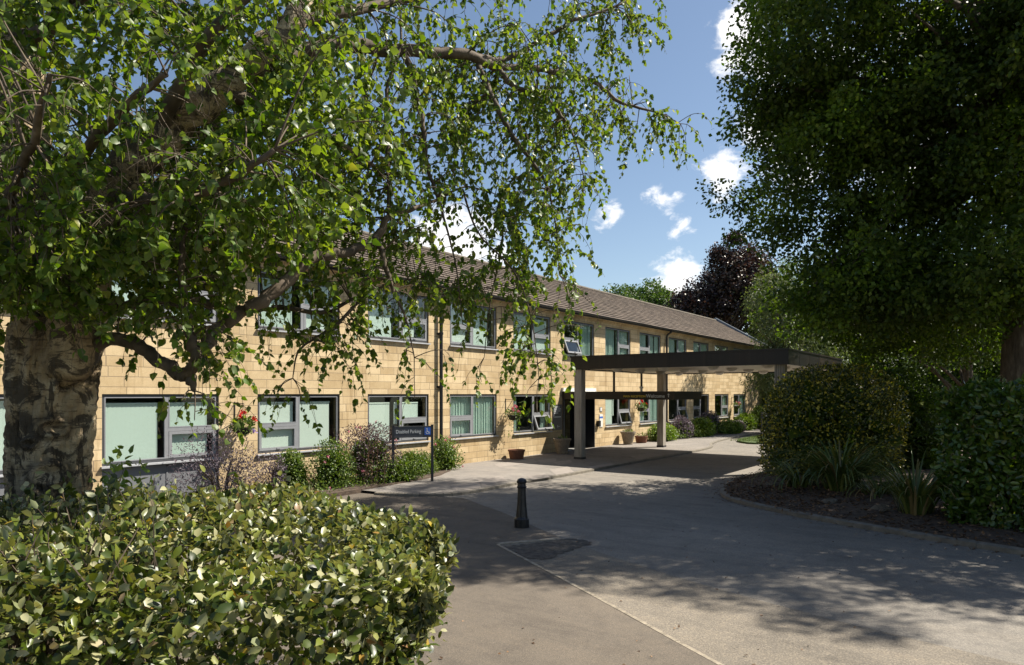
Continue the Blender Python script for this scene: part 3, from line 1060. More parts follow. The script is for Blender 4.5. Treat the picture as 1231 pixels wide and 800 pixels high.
    h = MB()
    hx = (x0 + x1) / 2 + .1
    h.box(hx, hx + .05, yd - .06, yd - .03, .95, 1.35)
    h.box(hx, hx + .05, yd - .03, yd, .95, .99)
    h.box(hx, hx + .05, yd - .03, yd, 1.31, 1.35)
    h.build('handle', 'white_paint', door)
    s = MB()
    s.box(x0, x0 + .05, -.05, yd - .002, .07, 2.318)      # side screen frames of the porch recess
    s.box(x1 - .05, x1, -.02, yd - .002, .07, 2.318)
    s.box(x0 + .05, x1 - .05, -.02, .03, 2.24, 2.318)
    s.build('door_surround', 'door_dark', B)
    s = MB()
    s.box(x0 + .055, x0 + .075, -.045, -.02, .09, 2.2)
    s.box(x0 + .055, x0 + 1.1, -.045, -.02, .07, .09)
    s.build('threshold', 'sill_metal', B)
    return B


building()


# ---------------------------------------------------------------- canopies
def canopy():
    x0, x1, y0, y1 = 21.1, 29.0, -9.5, -2.0
    zs, zt = 3.32, 3.71
    C = thing('entrance_canopy', 'large flat dark brown canopy over the drive on four concrete columns', 'canopy', (0, 0, 0))
    mb = MB()
    t = .08
    mb.box(x0, x1, y0, y0 + t, zs - .04, zt)
    mb.box(x0, x1, y1 - t, y1, zs - .04, zt)
    mb.box(x0, x0 + t, y0 + t, y1 - t, zs - .04, zt)
    mb.box(x1 - t, x1, y0 + t, y1 - t, zs - .04, zt)
    # seams between the cladding sheets
    for k in range(1, 6):
        y = y0 + (y1 - y0) * k / 6
        mb.box(x0 - .006, x0 - .001, y - .02, y + .02, zs - .045, zt - .003)
    for k in range(1, 6):
        x = x0 + (x1 - x0) * k / 6
        mb.box(x - .02, x + .02, y0 - .006, y0 - .001, zs - .04, zt - .003)
    mb.box(x0 - .03, x1 + .03, y0 - .03, y1 + .03, zt + .002, zt + .05)
    mb.build('fascia', 'canopy_clad', C)
    mb = MB()
    mb.box(x0 + t + .002, x1 - t - .002, y0 + t + .002, y1 - t - .002, zs, zs + .1)
    mb.build('soffit', 'soffit', C)

    def column(x, y, flute):
        m = MB()
        n = 9
        w = .145
        pts = []
        for sx, sy, dx, dy in ((-1, -1, 1, 0), (1, -1, 0, 1), (1, 1, -1, 0), (-1, 1, 0, -1)):
            for k in range(n):
                u = -w + 2 * w * k / n
                d = w
                if flute and k > 0:
                    d -= .022 if k % 2 == 0 else 0
                if dx == 1:
                    pts.append((u, -d))
                elif dy == 1:
                    pts.append((d, u))
                elif dx == -1:
                    pts.append((-u, d))
                else:
                    pts.append((-d, -u))
        z0, z1 = .02, zs - .002
        lo = [(x + a, y + b, z0) for a, b in pts]
        hi = [(x + a, y + b, z1) for a, b in pts]
        for k in range(len(pts)):
            q = (k + 1) % len(pts)
            m.face([lo[k], lo[q], hi[q], hi[k]])
        m.box(x - .16, x + .16, y - .16, y + .16, .03, .14, 1)
        m.build('column', ['column_concrete', 'door_dark'], C)
    column(x0 + .22, y1 - .25, False)
    column(28.2, y1 - .35, False)
    column(x0 + .3, y0 + .3, True)
    column(x1 - .28, y0 + .3, False)
    for i in range(4):
        for j in range(4):
            x = x0 + .9 + i * 1.87
            y = y0 + .85 + j * 1.75
            m = MB()
            m.lathe([(.03, -.105), (.10, -.09), (.16, -.05), (.185, 0)], 20, (x, y, zs - .03))
            m.lathe([(.20, -.03), (.20, -.002)], 20, (x, y, zs))
            m.build('bulkhead_lamp', 'lamp_white', C, smooth=False)

    # lower walkway canopy out from the door, hung from the large one
    Lw = thing('walkway_canopy', 'low dark brown walkway canopy in front of the entrance door with Welcome lettering', 'canopy', (0, 0, 0))
    a, b, c, d = 23.7, 26.45, -4.84, -.012
    z0, z1 = 2.19, 2.47
    m = MB()
    m.box(a, a + .06, c + .06, d, z0, z1)
    m.box(b - .06, b, c + .06, d, z0, z1)
    m.box(a, b, c, c + .06, z0, z1)
    m.box(a + .061, b - .061, c + .061, d, z0 + .10, z1 - .04)
    m.box(a - .02, b + .02, c - .02, d, z1 + .002, z1 + .03)
    m.build('fascia', 'canopy_clad', Lw)
    for x in (23.85, 26.3):
        m = MB()
        m.box(x - .035, x + .035, -2.33, -2.26, z1 + .03, 3.285)
        m.build('hanger', 'door_dark', Lw)
    m = MB()
    m.box(a - .05, b - .1, -.11, -.005, z1 + .05, z1 + .19)
    m.box(a - .05, b - .1, -.16, -.005, z1 + .033, z1 + .048)
    m.build('flashing', 'white_paint', Lw)
    m = MB()
    m.box(a + .5, a + .56, -3.3, -3.24, z1 + .03, z1 + .16)
    m.box(a + .47, a + .53, -3.36, -3.22, z1 + .15, z1 + .22)
    m.build('small_lamp', 'white_paint', Lw)
    # lettering faces -x, reads along -y
    mt = lambda y, z: Matrix.Translation((a - .004, y, z)) @ Matrix(((0, 0, -1, 0), (-1, 0, 0, 0), (0, 1, 0, 0), (0, 0, 0, 1)))
    lettering('MAIN RECEPTION', .115, 'yellow_paint', Lw, mt(-2.78, z0 + .085))
    lettering('Welcome', .19, 'grey_letter', Lw, mt(-3.72, z0 + .075))
    m = MB()
    m.box(-.012, .012, -.06, .06, 0, .004)
    m.face([(-.05, .02, .004), (0, .085, .004), (0, .04, .004)])
    m.face([(0, .085, .004), (.05, .02, .004), (0, .04, .004)])
    ar = m.build('arrow_mark', 'grey_letter', Lw)
    ar.data.transform(mt(-4.62, z0 + .15) )


canopy()


# ---------------------------------------------------------------- street furniture
def furniture():
    # bollard
    b = MB()
    b.lathe([(.135, 0), (.135, .15), (.12, .165), (.105, .19), (.085, .40), (.072, .66), (.072, .70), (.085, .705), (.088, .735), (.078, .745), (.074, .79), (.09, .80), (.092, .83), (.07, .865), (.03, .882), (.005, .886)], 20)
    o = b.build('bollard', 'iron_black', None, smooth=False, loc=(10.04, -7.69, .003))
    tag(o, 'black cast iron bollard standing alone on the tarmac footway', 'bollard')

    def sign(name, label, p0, p1, ztop, hgt, txt, badge=True, tsize=.115):
        p0, p1 = Vector((*p0, 0)), Vector((*p1, 0))
        L = (p1 - p0).length
        ang = math.atan2(p1.y - p0.y, p1.x - p0.x)
        S = thing(name, label, 'sign', p0, ang)
        for x in (0, L):
            m = MB()
            m.box(x - .03, x + .03, -.03, .03, 0, ztop)
            m.box(x - .034, x + .034, -.034, .034, ztop, ztop + .015)
            m.build('post', 'sign_post', S)
        m = MB()
        m.box(.031, L - .031, -.025, .025, ztop - hgt, ztop - .02)
        m.box(.031, L - .031, -.031, -.0255, ztop - .032, ztop - .02)
        m.build('board', 'sign_grey', S)
        up = Matrix(((1, 0, 0, 0), (0, 0, -1, 0), (0, 1, 0, 0), (0, 0, 0, 1)))
        lettering(txt, tsize, 'white_paint', S, Matrix.Translation((.07, -.0285, ztop - hgt * .64)) @ up @ Matrix.Diagonal((.78, 1.05, 1, 1)))
        if badge:
            m = MB()
            x1 = L - .05
            x0 = x1 - .165
            z0, z1 = ztop - hgt * .5 - .10, ztop - hgt * .5 + .10
            m.box(x0, x1, -.031, -.0255, z0, z1)
            bd = m.build('badge', 'blue_paint', S)
            # white wheelchair mark
            m = MB()
            cx, cz = (x0 + x1) / 2 - .005, z0 + .072
            r0, r1 = .032, .046
            for k in range(14):
                a0, a1 = R(150 + k * 17), R(150 + (k + 1) * 17)
                m.face([(cx + r0 * math.cos(a0), -.033, cz + r0 * math.sin(a0)), (cx + r1 * math.cos(a0), -.033, cz + r1 * math.sin(a0)),
                        (cx + r1 * math.cos(a1), -.033, cz + r1 * math.sin(a1)), (cx + r0 * math.cos(a1), -.033, cz + r0 * math.sin(a1))])
            q = [(cx - .012, z0 + .15), (cx - .009, z0 + .09), (cx + .038, z0 + .088), (cx + .058, z0 + .036)]
            for (ax, az), (bx, bz) in zip(q, q[1:]):
                dv = Vector((bx - ax, bz - az)).normalized()
                nx, nz = -dv.y * .008, dv.x * .008
                m.face([(ax - nx, -.0335, az - nz), (bx - nx, -.0335, bz - nz), (bx + nx, -.0335, bz + nz), (ax + nx, -.0335, az + nz)])
            m.face([(cx - .014 + .015 * math.cos(R(k * 36)), -.033, z0 + .168 + .015 * math.sin(R(k * 36))) for k in range(10)])
            m.build('wheelchair_mark', 'white_paint', bd)
        return S
    sign('parking_sign', 'dark grey Disabled Parking sign on two posts with blue wheelchair badge', (W(-3.12, 17.9)[0], W(-3.12, 17.9)[1]), (W(-2.14, 18.3)[0], W(-2.14, 18.3)[1]), 1.57, .32, 'Disabled Parking', True, .128)
    p = W((915.5 - 615.5) * 34.0 / FPX, 34.0)
    sign('direction_sign', 'small dark direction sign partly behind the variegated bush by far grass', (p.x, p.y), (p.x + .85, p.y - .6), 1.5, .34, 'Exit', False, .2)

    # directory board and notices on the wall
    m = MB()
    m.box(23.0, 23.66, -.035, -.002, .95, 1.98)
    o = m.build('directory_board', 'sign_grey')
    tag(o, 'dark wall directory board with pale lines left of the entrance door', 'sign')
    m = MB()
    for z, w in ((1.86, .42), (1.78, .5), (1.70, .46), (1.62, .3), (1.46, .5)):
        m.box(23.06, 23.06 + w, -.039, -.0355, z, z + .035)
    m.build('text_line', 'grey_letter', o)
    m = MB()
    m.box(23.3, 23.48, -.039, -.0355, 1.09, 1.105)
    m.face([(23.26, -.038, 1.097), (23.34, -.038, 1.03), (23.34, -.038, 1.06)])
    m.face([(23.26, -.038, 1.097), (23.34, -.038, 1.135), (23.34, -.038, 1.165)])
    m.build('arrow_mark', 'grey_letter', o)
    m = MB()
    m.box(26.83, 27.12, -.02, -.002, .93, 1.5)
    o = m.build('notice', 'white_paint')
    tag(o, 'taller white notice with a blue band on the wall right of the door', 'notice')
    m = MB()
    m.box(26.83, 27.12, -.024, -.0205, 1.32, 1.40)
    m.build('band', 'blue_paint', o)
    m = MB()
    m.box(26.86, 27.06, -.02, -.002, 1.62, 1.82)
    o = m.build('notice', 'frame_grey')
    tag(o, 'small square framed notice above the taller white one', 'notice')
    m = MB()
    m.box(26.89, 27.03, -.024, -.0205, 1.65, 1.79)
    m.build('sheet', 'white_paint', o)
    m = MB()
    m.box(26.58, 26.76, -.12, -.002, .96, 1.22)
    m.box(26.60, 26.74, -.125, -.1205, 1.1, 1.18)
    o = m.build('letter_box', 'iron_black')
    tag(o, 'small black letter box on the wall between the door and the white notice', 'letter box')

    # planters
    def planter(label, loc, kind, plant, group):
        P = thing('planter', label, 'planter', loc, 0, group)
        m = MB()
        if kind == 'pot':
            pr = [(.27, 0), (.29, .03), (.335, .27), (.335, .30), (.36, .305), (.365, .37), (.33, .375), (.31, .33)]
            mat = 'terracotta'
        else:
            pr = [(.24, 0), (.26, .05), (.25, .08), (.31, .30), (.36, .52), (.37, .56), (.41, .57), (.42, .66), (.385, .67), (.36, .60)]
            mat = 'urn_stone'
        pr = [(r * .86, z * .9) for r, z in pr]
        m.lathe(pr, 24)
        m.build('pot', mat, P, smooth=False)
        zt = pr[-1][1]
        m = MB()
        m.lathe([(.05, zt - .02), (pr[-1][0] - .004, zt - .005)], 20)
        m.build('soil', 'compost', P)
        n = plant
        if n:
            th = rng.uniform(0, 6.28, n)
            rr = np.sqrt(rng.uniform(0, 1, n)) * .25
            pos = np.stack([rr * np.cos(th), rr * np.sin(th), zt + rng.uniform(0, .22, n) * (1 - rr / .4)], 1)
            leaves('foliage', pos, rdir(n, .8), rdir(n), rng.uniform(.06, .13, n), .04, 'shrub_leaf', P, OVATE)
    planter('low terracotta planter against the wall below a hanging basket left of the door', (19.95, -.42, .066), 'pot', 0, 'pots by the wall')
    planter('stone urn planter beside the dark directory board left of the door', (22.75, -.60, .066), 'urn', 25, 'pots by the wall')
    planter('sunlit stone urn planter under the wall right of the door', (28.75, -.45, .066), 'urn', 60, 'pots by the wall')
    planter('terracotta pot on the path just right of the sunlit stone urn', (30.05, -.5, .066), 'pot', 30, 'pots by the wall')

    # hanging baskets on brackets
    def basket(label, x, z, petal, trail, n, violet=0):
        out = .34
        Bk = thing('hanging_basket', label, 'hanging basket', (x, -out, z), 0, 'hanging baskets along the front wall')
        m = MB()
        m.tube([(0, out - .012, .10), (0, out - .012, .62)], .012, 6)
        m.tube([(0, out - .012, .58), (0, -.03, .58)], .011, 6)
        m.tube([(0, out - .012, .15), (0, .02, .57)], .009, 6)
        m.tube([(0, -.03, .58), (0, -.045, .56), (0, -.03, .53)], .008, 5)
        m.build('bracket', 'wire', Bk)
        m = MB()
        for k in range(3):
            a = R(90 + 120 * k)
            m.tube([(0, -.02, .54), (.19 * math.cos(a), .19 * math.sin(a), .02)], .004, 4)
        m.build('chain', 'wire', Bk)
        m = MB()
        m.lathe([(.03, -.17), (.12, -.14), (.18, -.06), (.20, .02), (.18, .02)], 18)
        m.build('bowl', 'compost', Bk)
        d = rdir(n)
        rr = rng.uniform(.12, .27, n)
        pos = d * rr[:, None] * (1.05, 1.05, .8)
        pos[:, 2] += .06
        leaves('foliage', pos, d + rdir(n) * .7, rdir(n), rng.uniform(.05, .09, n), rng.uniform(.03, .05, n), 'shrub_leaf', Bk, OVATE)
        if trail:
            mt_ = 60
            a = rng.uniform(0, 6.28, mt_)
            pos = np.stack([.2 * np.cos(a) + .06, .2 * np.sin(a), -rng.uniform(0, trail, mt_)], 1)
            leaves('trailing_stem', pos, rdir(mt_, -1.2), rdir(mt_), .06, .03, 'lime_leaf', Bk, OVATE)
        nf = 7
        P, D = [], []
        for c in range(nf):
            dc = rdir(1, .8)[0]
            if dc[1] > .3:
                dc[1] *= -1
            cpos = dc * .27 + (0, 0, .09)
            k = 22
            P.append(cpos + rng.normal(0, .022, (k, 3)))
            D.append(rdir(k) + dc)
        P, D = np.concatenate(P), np.concatenate(D)
        leaves('blossom', P, D, rdir(len(P)), .042, .04, petal, Bk, OVATE)
        if violet:
            k = 50
            pos = rng.normal(0, .022, (k, 3)) + (.16, -.2, -.06)
            leaves('violet_flower', pos, rdir(k), rdir(k), .035, .03, 'violet_petal', Bk, OVATE)
    zb = 1.72
    basket('hanging basket of bright red flowers between the two nearest big windows', 9.15, zb - .12, 'red_petal', 0, 420, 1)
    basket('hanging basket of pale pink flowers trailing down above the terracotta planter', 19.85, 1.62, 'pink_petal', .75, 360)
    basket('leafy hanging basket with few red flowers right of the white notices', 30.4, 1.72, 'red_petal', .35, 340, 1)
    basket('far hanging basket of pink flowers above the planting bed', 44.6, 1.6, 'pink_petal', .3, 340)

    # yellow grit bin at the far end
    p = W((930 - 615.5) * 52 / FPX, 52.0)
    Bn = thing('grit_bin', 'yellow orange bin at the far end of the drive behind the bush', 'bin', (p.x, p.y, 0), R(10))
    m = MB()
    m.box(-.9, .9, -.6, .6, 0, 1.35)
    m.box(-.84, .84, -.61, -.601, .15, 1.2)
    m.build('body', 'grit_yellow', Bn)
    m = MB()
    m.box(-.95, .95, -.65, .65, 1.352, 1.45)
    m.box(-.9, .9, -.55, .6, 1.452, 1.62)
    m.build('lid', 'grit_yellow', Bn)


furniture()


# ---------------------------------------------------------------- foliage things
def blob_shrub(name, label, cat, cen, rad, n, mat, leafL, leafW, group=None, shell=.55, lumps=9, rot=0.0, up=.25, flowers=None, core=True, shape=OVATE, lumpy=.28, cmat='dark_leaf', boxy=0.0):
    """a rounded shrub: stems, and leaves through the outer part of a lumpy volume standing on the ground"""
    S = thing(name, label, cat, (cen[0], cen[1], cen[2]), rot, group)
    rx, ry, rz = rad
    ld = rdir(lumps, .3)
    la = rng.uniform(-lumpy, lumpy, lumps)

    def rfac(d):
        dots = d @ ld.T
        return 1 + (la * np.exp((dots - 1) * 7)).sum(1)
    d = rdir(n, up)
    bx = 1.0 / np.maximum((np.abs(d) ** (2 + boxy)).sum(1) ** (1 / (2 + boxy)), 1e-6)
    rr = bx * (shell + (1 - shell) * rng.uniform(0, 1, n) ** .6) * rfac(d) + rng.normal(0, .025, n)
    pos = d * rr[:, None] * (rx, ry, rz)
    pos[:, 2] = pos[:, 2] + rz * .48
    pos[:, 2] = np.where(pos[:, 2] < .02, rng.uniform(.02, rz * .5, n), pos[:, 2])
    leaves('foliage', pos, d * .8 + rdir(n) * .9 + (0, 0, .1), d + rdir(n) * .7, rng.uniform(.7, 1.25, n) * leafL, rng.uniform(.75, 1.2, n) * leafW, mat, S, shape)
    st = MB()
    for k in range(14):
        a = rng.uniform(0, 6.28)
        e = Vector((rx * .6 * math.cos(a), ry * .6 * math.sin(a), rz * rng.uniform(.6, 1.2)))
        st.tube([(0.1 * math.cos(a), .1 * math.sin(a), 0), e * .5 + Vector((0, 0, .1)), e], [.02, .014, .006], 5)
    st.build('stem', 'branch_bark', S)
    if core:
        m = 500
        d = rdir(m, .2)
        pos = d * (rng.uniform(.1, shell + .08, m) * rfac(d))[:, None] * (rx, ry, rz)
        pos[:, 2] = np.maximum(.03, pos[:, 2] + rz * .45)
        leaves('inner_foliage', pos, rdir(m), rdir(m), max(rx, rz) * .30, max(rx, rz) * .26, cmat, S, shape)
    if flowers:
        fm, fn, fs = flowers
        P = []
        for c in range(fn):
            dc = rdir(1, .5)
            cpos = (dc * rfac(dc)[:, None] * (rx, ry, rz))[0] + (0, 0, rz * .48)
            P.append(cpos + rng.normal(0, fs * .45, (14, 3)))
        P = np.concatenate(P)
        leaves('blossom', P, rdir(len(P), .4), rdir(len(P)), fs, fs, fm, S, OVATE)
    return S


def box_hedge(name, label, origin, xdir, sx, sy, h, n, mat, leafL, leafW, shape, bulge=.18, taper=.3, stemn=60, sprig=0, end_taper=None, round_=.25, plan_round=0.0):
    """clipped hedge: local x along xdir, local y depth; origin = near left bottom corner"""
    ang = math.atan2(xdir[1], xdir[0])
    if end_taper is None:
        end_taper = taper
    H = thing(name, label, 'hedge', origin, ang)
    # pick a point on the outside (top, front, back, two ends), push in by a random depth
    areas = np.array([sx * sy, sx * h, sx * h, sy * h, sy * h])
    face = rng.choice(5, n, p=areas / areas.sum())
    u, v = rng.uniform(0, 1, n), rng.uniform(0, 1, n)
    x = np.where(face == 3, 0, np.where(face == 4, 1, u)) * sx
    y = np.where(face == 1, 0, np.where(face == 2, 1, np.where(face >= 3, u, v))) * sy
    z = np.where(face == 0, 1, v) * h
    nrm = np.array([(0, 0, 1), (0, -1, 0), (0, 1, 0), (-1, 0, 0), (1, 0, 0)], float)[face]
    # rounded shoulders and sides drawn in towards the ground
    fx = np.minimum(x, sx - x)
    fy = np.minimum(y, sy - y)
    fz = h - z
    edge_t = np.clip(1 - np.minimum(np.where(face >= 3, 9, fx), np.where((face == 1) | (face == 2), 9, fy)) / round_, 0, 1)
    z = z - np.where(face == 0, edge_t ** 2 * round_ * .5, 0)
    sh = np.clip(1 - fz / round_, 0, 1) ** 2 * round_ * .4
    inn = np.where(face == 0, 0, sh + np.where(face == 4, end_taper, taper) * np.clip(1 - z / h, 0, 1) ** 1.1)
    lim = sx - end_taper * np.clip(1 - z / h, 0, 1) ** 1.1
    x = np.where((face != 4) & (x > lim), lim - rng.exponential(.1, n), x)
    x = x - nrm[:, 0] * inn
    y = y - nrm[:, 1] * inn
    # unclipped unevenness
    q = np.stack([x, y, z], 1)
    und = np.sin(q[:, 0] * 2.7 + 1.3) * np.sin(q[:, 1] * 3.1 + .4) * np.cos(q[:, 2] * 3.3) + .6 * np.sin(q[:, 0] * 6.1 + q[:, 2] * 4.7) * np.sin(q[:, 1] * 5.3 + 1)
    if plan_round:
        # the end of the hedge is rounded in plan and drops a little
        for far in (0, 1):
            uu = np.clip((q[:, 0] - (sx - plan_round)) / plan_round, 0, 1.2)
            lim_y = sy * .5 * (1 - np.sqrt(np.clip(1 - uu ** 2, 0.02, 1)))
            q[:, 1] = np.clip(q[:, 1], lim_y, sy - lim_y)
        q[:, 2] -= .16 * np.clip((q[:, 0] - (sx - 1.3)) / 1.3, 0, 1) ** 2 * (q[:, 2] / h)
    depth = rng.exponential(1.0, n) * np.where(face == 1, .17, .10) - .035 - und * bulge * .28
    q = q - nrm * depth[:, None]
    q[:, 2] = np.maximum(q[:, 2], .02)
    d = nrm * .45 + rdir(n) * .85 + (0, 0, .2)
    FQ, FD, FN = [q], [d], [nrm * 1.1 + rdir(n) * .7]
    # twigs
    st = MB()
    for k in range(stemn):
        bx, by = rng.uniform(.1, sx - end_taper - .2), rng.uniform(.3, .7) * sy
        pts = [Vector((bx, by, 0))]
        for s in range(4):
            pts.append(pts[-1] + Vector((rng.normal(0, .09), rng.normal(0, .12), h * .235)))
        st.tube(pts, [.02, .015, .011, .007, .004], 5)
        for s in (2, 3):
            e = pts[s] + Vector((rng.normal(0, .2), rng.normal(0, .25), rng.uniform(.1, .3)))
            st.tube([pts[s], pts[s].lerp(e, .5) + Vector((0, 0, .03)), e], [.007, .005, .003], 4)
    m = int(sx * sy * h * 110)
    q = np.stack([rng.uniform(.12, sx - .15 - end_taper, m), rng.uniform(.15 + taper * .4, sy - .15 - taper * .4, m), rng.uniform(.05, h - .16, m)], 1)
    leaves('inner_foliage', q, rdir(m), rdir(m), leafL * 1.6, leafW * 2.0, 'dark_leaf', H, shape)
    if sprig:
        P, D = [], []
        for k in range(sprig):
            bx, by = rng.uniform(.1, sx - .1 - plan_round), rng.uniform(.15, sy - .1)
            L = rng.uniform(.06, .2)
            a = Vector((bx, by, h - .08))
            dv = Vector((rng.normal(0, .35), rng.normal(0, .35), 1)).normalized()
            b = a + dv * (L + .08)
            st.tube([a, a.lerp(b, .5), b], [.004, .003, .002], 4)
            for t in np.linspace(.4, 1, 5):
                P.append(a.lerp(b, t))
                D.append(dv * .6 + Vector(rdir(1)[0]) * .9)
        FQ.append(np.array([tuple(p) for p in P]))
        FD.append(np.array([tuple(p) for p in D]))
        FN.append(rdir(len(P)))
    st.build('stem', 'branch_bark', H)
    FQ, FD, FN = np.concatenate(FQ), np.concatenate(FD), np.concatenate(FN)
    n = len(FQ)
    leaves('foliage', FQ, FD, FN, rng.uniform(.6, 1.25, n) * leafL, rng.uniform(.7, 1.2, n) * leafW, mat, H, shape)
    return H


def bed_plants():
    # near left hedge (camera-parallel)
    o = W(-4.9, 2.25)
    xd = W(1, 0) - W(0, 0)
    box_hedge('hedge', 'broad clipped hedge of pale olive leaves at the foot of the birch', (o.x, o.y, 0), xd, 4.60, 2.1, 1.76, 64000, 'hedge_leaf', .051, .032, ELLIPTIC, bulge=.34, taper=.35, stemn=130, sprig=260, round_=.3, end_taper=.95, plan_round=.95)
    # right hedge
    box_hedge('hedge', 'tall dark green laurel hedge clipped square behind the right kerb', (13.92, -19.15, .1), (.32, .95), 5.1, 1.7, 2.40, 19000, 'laurel_leaf', .125, .06, OBLONG, bulge=.35, taper=.12, stemn=50, round_=.35, sprig=60)
    # note: local y of that hedge points to the left of xdir, i.e. towards the drive
    c = W((997 - 615.5) * 18.6 / FPX, 18.6)
    blob_shrub('shrub', 'large rounded dark evergreen shrub flecked with yellow leaves beside the drive', 'shrub', (c.x, c.y, .1), (2.0, 1.9, 2.05), 20000, 'variegated_leaf', .085, .048, None, .74, 16, lumpy=.2, boxy=.45)
    c = W((1086 - 615.5) * 19.5 / FPX, 19.5)
    blob_shrub('shrub', 'dark domed shrub with yellowish top behind the strappy plants', 'shrub', (c.x, c.y, .25), (1.15, 1.2, 1.75), 7000, 'dark_leaf', .085, .05, None, .7, 10)
    c = W((1044 - 615.5) * 24 / FPX, 24)
    blob_shrub('shrub', 'loose pale flowering shrub between the two dark domed shrubs', 'shrub', (c.x, c.y, .2), (1.0, 1.0, 1.75), 2600, 'mid_leaf', .09, .05, None, .4, 8, flowers=('white_petal', 14, .06))

    # strappy clumps
    def strappy(label, c, n, L, spread):
        S = thing('strappy_plant', label, 'plant', c, 0, 'strap-leaved clumps on the right bed')
        mb = MB()
        for k in range(n):
            a = rng.uniform(0, 6.28)
            r0 = rng.uniform(0, .28)
            b = Vector((r0 * math.cos(a), r0 * math.sin(a), 0))
            l = L * rng.uniform(.6, 1.15)
            lean = rng.uniform(.5, 1.1) * spread
            out = Vector((math.cos(a + rng.normal(0, .3)), math.sin(a), 0)).normalized()
            sd = out.cross(Vector((0, 0, 1)))
            w = rng.uniform(.016, .03)
            prev = None
            ang = R(84) - lean * .25
            p = b.copy()
            m = 7
            for s in range(m + 1):
                t = s / m
                ww = w * (1 - t ** 2.2) + .001
                cur = (p - sd * ww, p + Vector((0, 0, -.35 * ww)), p + sd * ww)
                if prev:
                    i0 = len(mb.v)
                    mb.v += [tuple(q) for q in prev + cur]
                    # one blade stays one island: reuse the previous ring
                    mb.f.append((i0, i0 + 1, i0 + 4, i0 + 3))
                    mb.f.append((i0 + 1, i0 + 2, i0 + 5, i0 + 4))
                    mb.mi += [0, 0]
                prev = cur
                ang -= lean * (.10 + .42 * t)
                p = p + (out * math.cos(ang) + Vector((0, 0, math.sin(ang)))) * (l / m)
                p.z = max(p.z, .03)
        o = mb.build('strap_leaf', 'strap_leaf', S)
        import bmesh
        bm = bmesh.new()
        bm.from_mesh(o.data)
        bmesh.ops.remove_doubles(bm, verts=bm.verts, dist=.0004)
        bm.to_mesh(o.data)
        bm.free()
        return S
    c = W((1010 - 615.5) * 15.0 / FPX, 15.0, .25)
    strappy('wide arching clump of strap leaves in front of the yellow-flecked shrub', c, 260, 1.75, 1.1)
    c = W((962 - 615.5) * 15.8 / FPX, 15.8, .2)
    strappy('smaller pale strap-leaved clump at the left foot of the flecked shrub', c, 80, 1.3, 1.4)
    c = W((1100 - 615.5) * 12.6 / FPX, 12.6, .2)
    strappy('upright dark strap-leaved clump beside the laurel hedge', c, 170, 1.5, .95)
    c = W((1055 - 615.5) * 14.3 / FPX, 14.3, .2)
    strappy('untidy low strap-leaved clump between the two bigger clumps', c, 70, 1.1, 1.5)
    # rocks at the bed edge
    def rock(label, px, Z, s):
        c = W((px - 615.5) * Z / FPX, Z, .13)
        m = MB()
        n, r = 8, 10
        m.lathe([(s * .3 * (1 + .1 * math.sin(i * 2.1)) * math.sin(math.pi * (i + .5) / n) * 1.7, s * (-.25 + .5 * (1 - math.cos(math.pi * (i + .5) / n)) / 2 * 1.3)) for i in range(n)], r)
        m.v = [(x * (1 + .35 * math.sin(9 * y / s + z * 7 / s)) + rng.normal(0, .03) * s, y * (1 + .3 * math.cos(8 * x / s)) + rng.normal(0, .03) * s, z * .8 + .1 * s * math.sin(9 * x / s + 6 * y / s)) for x, y, z in m.v]
        o = m.build('rock', 'rock', loc=c)
        tag(o, label, 'rock', 'rocks in the right bed')
    rock('squarish rock in the soil between the strappy clumps', 1062, 13.0, .42)
    rock('flat rock at the foot of the small pale strappy clump', 935, 16.3, .5)
    rock('low rock by the kerb under the widest strappy clump', 1000, 13.9, .38)

    # left bed against the building
    S = blob_shrub
    S('shrub', 'dusky purple-leaved shrub by the near window under the red basket', 'shrub', (8.25, -1.05, .1), (.95, .75, .92), 3600, 'mauve_leaf', .06, .022, None, .3, 12, core=False, lumpy=.5)
    S('shrub', 'small dusky purple-leaved shrub left of the clipped green one', 'shrub', (9.55, -.85, .1), (.5, .45, .62), 1300, 'mauve_leaf', .06, .022, None, .3, 8, core=False, lumpy=.4)
    S('shrub', 'small clipped bright green shrub below the second window', 'shrub', (10.2, -.7, .1), (.42, .42, .66), 2200, 'shrub_leaf', .05, .03, None, .6, 8, lumpy=.1)
    S('shrub', 'tall bronze-leaved shrub left of the Disabled Parking sign', 'shrub', (12.35, -1.15, .1), (.95, .8, 1.12), 4600, 'purple_leaf', .06, .028, None, .35, 12, flowers=('pink_petal', 8, .03), core=True, cmat='shrub_leaf', lumpy=.22)
    S('shrub', 'bushy green rose left of the bronze-leaved shrub', 'shrub', (11.1, -1.2, .1), (.62, .55, .75), 2300, 'shrub_leaf', .06, .038, None, .45, 9, flowers=('pink_petal', 7, .035))
    S('shrub', 'rose bush with red tips at the right end of the bed by the downpipe', 'shrub', (15.75, -.75, .1), (.72, .5, .72), 2100, 'shrub_leaf', .06, .04, None, .35, 10, flowers=('pink_petal', 6, .035), lumpy=.45)
    S('shrub', 'low sprawling green shrub below the Disabled Parking sign', 'shrub', (14.2, -.95, .1), (.9, .6, .45), 2600, 'shrub_leaf', .055, .03, None, .4, 12, lumpy=.4)
    S('shrub', 'low green shrub in front of the bronze-leaved shrub', 'shrub', (12.9, -1.65, .1), (.75, .4, .38), 2000, 'shrub_leaf', .05, .03, None, .4, 10, lumpy=.4)
    S('shrub', 'sprouting lime green shoots at the right of the birch trunk', 'shrub', tuple(W(-2.66, 4.6, .0)), (.38, .34, 1.42), 2600, 'lime_leaf', .06, .04, None, .25, 12, core=False, lumpy=.5)
    # ground cover between shrubs
    n = 5200
    s = rng.uniform(6.5, 16.2, n)
    y = rng.uniform(-2.0, -.3, n)
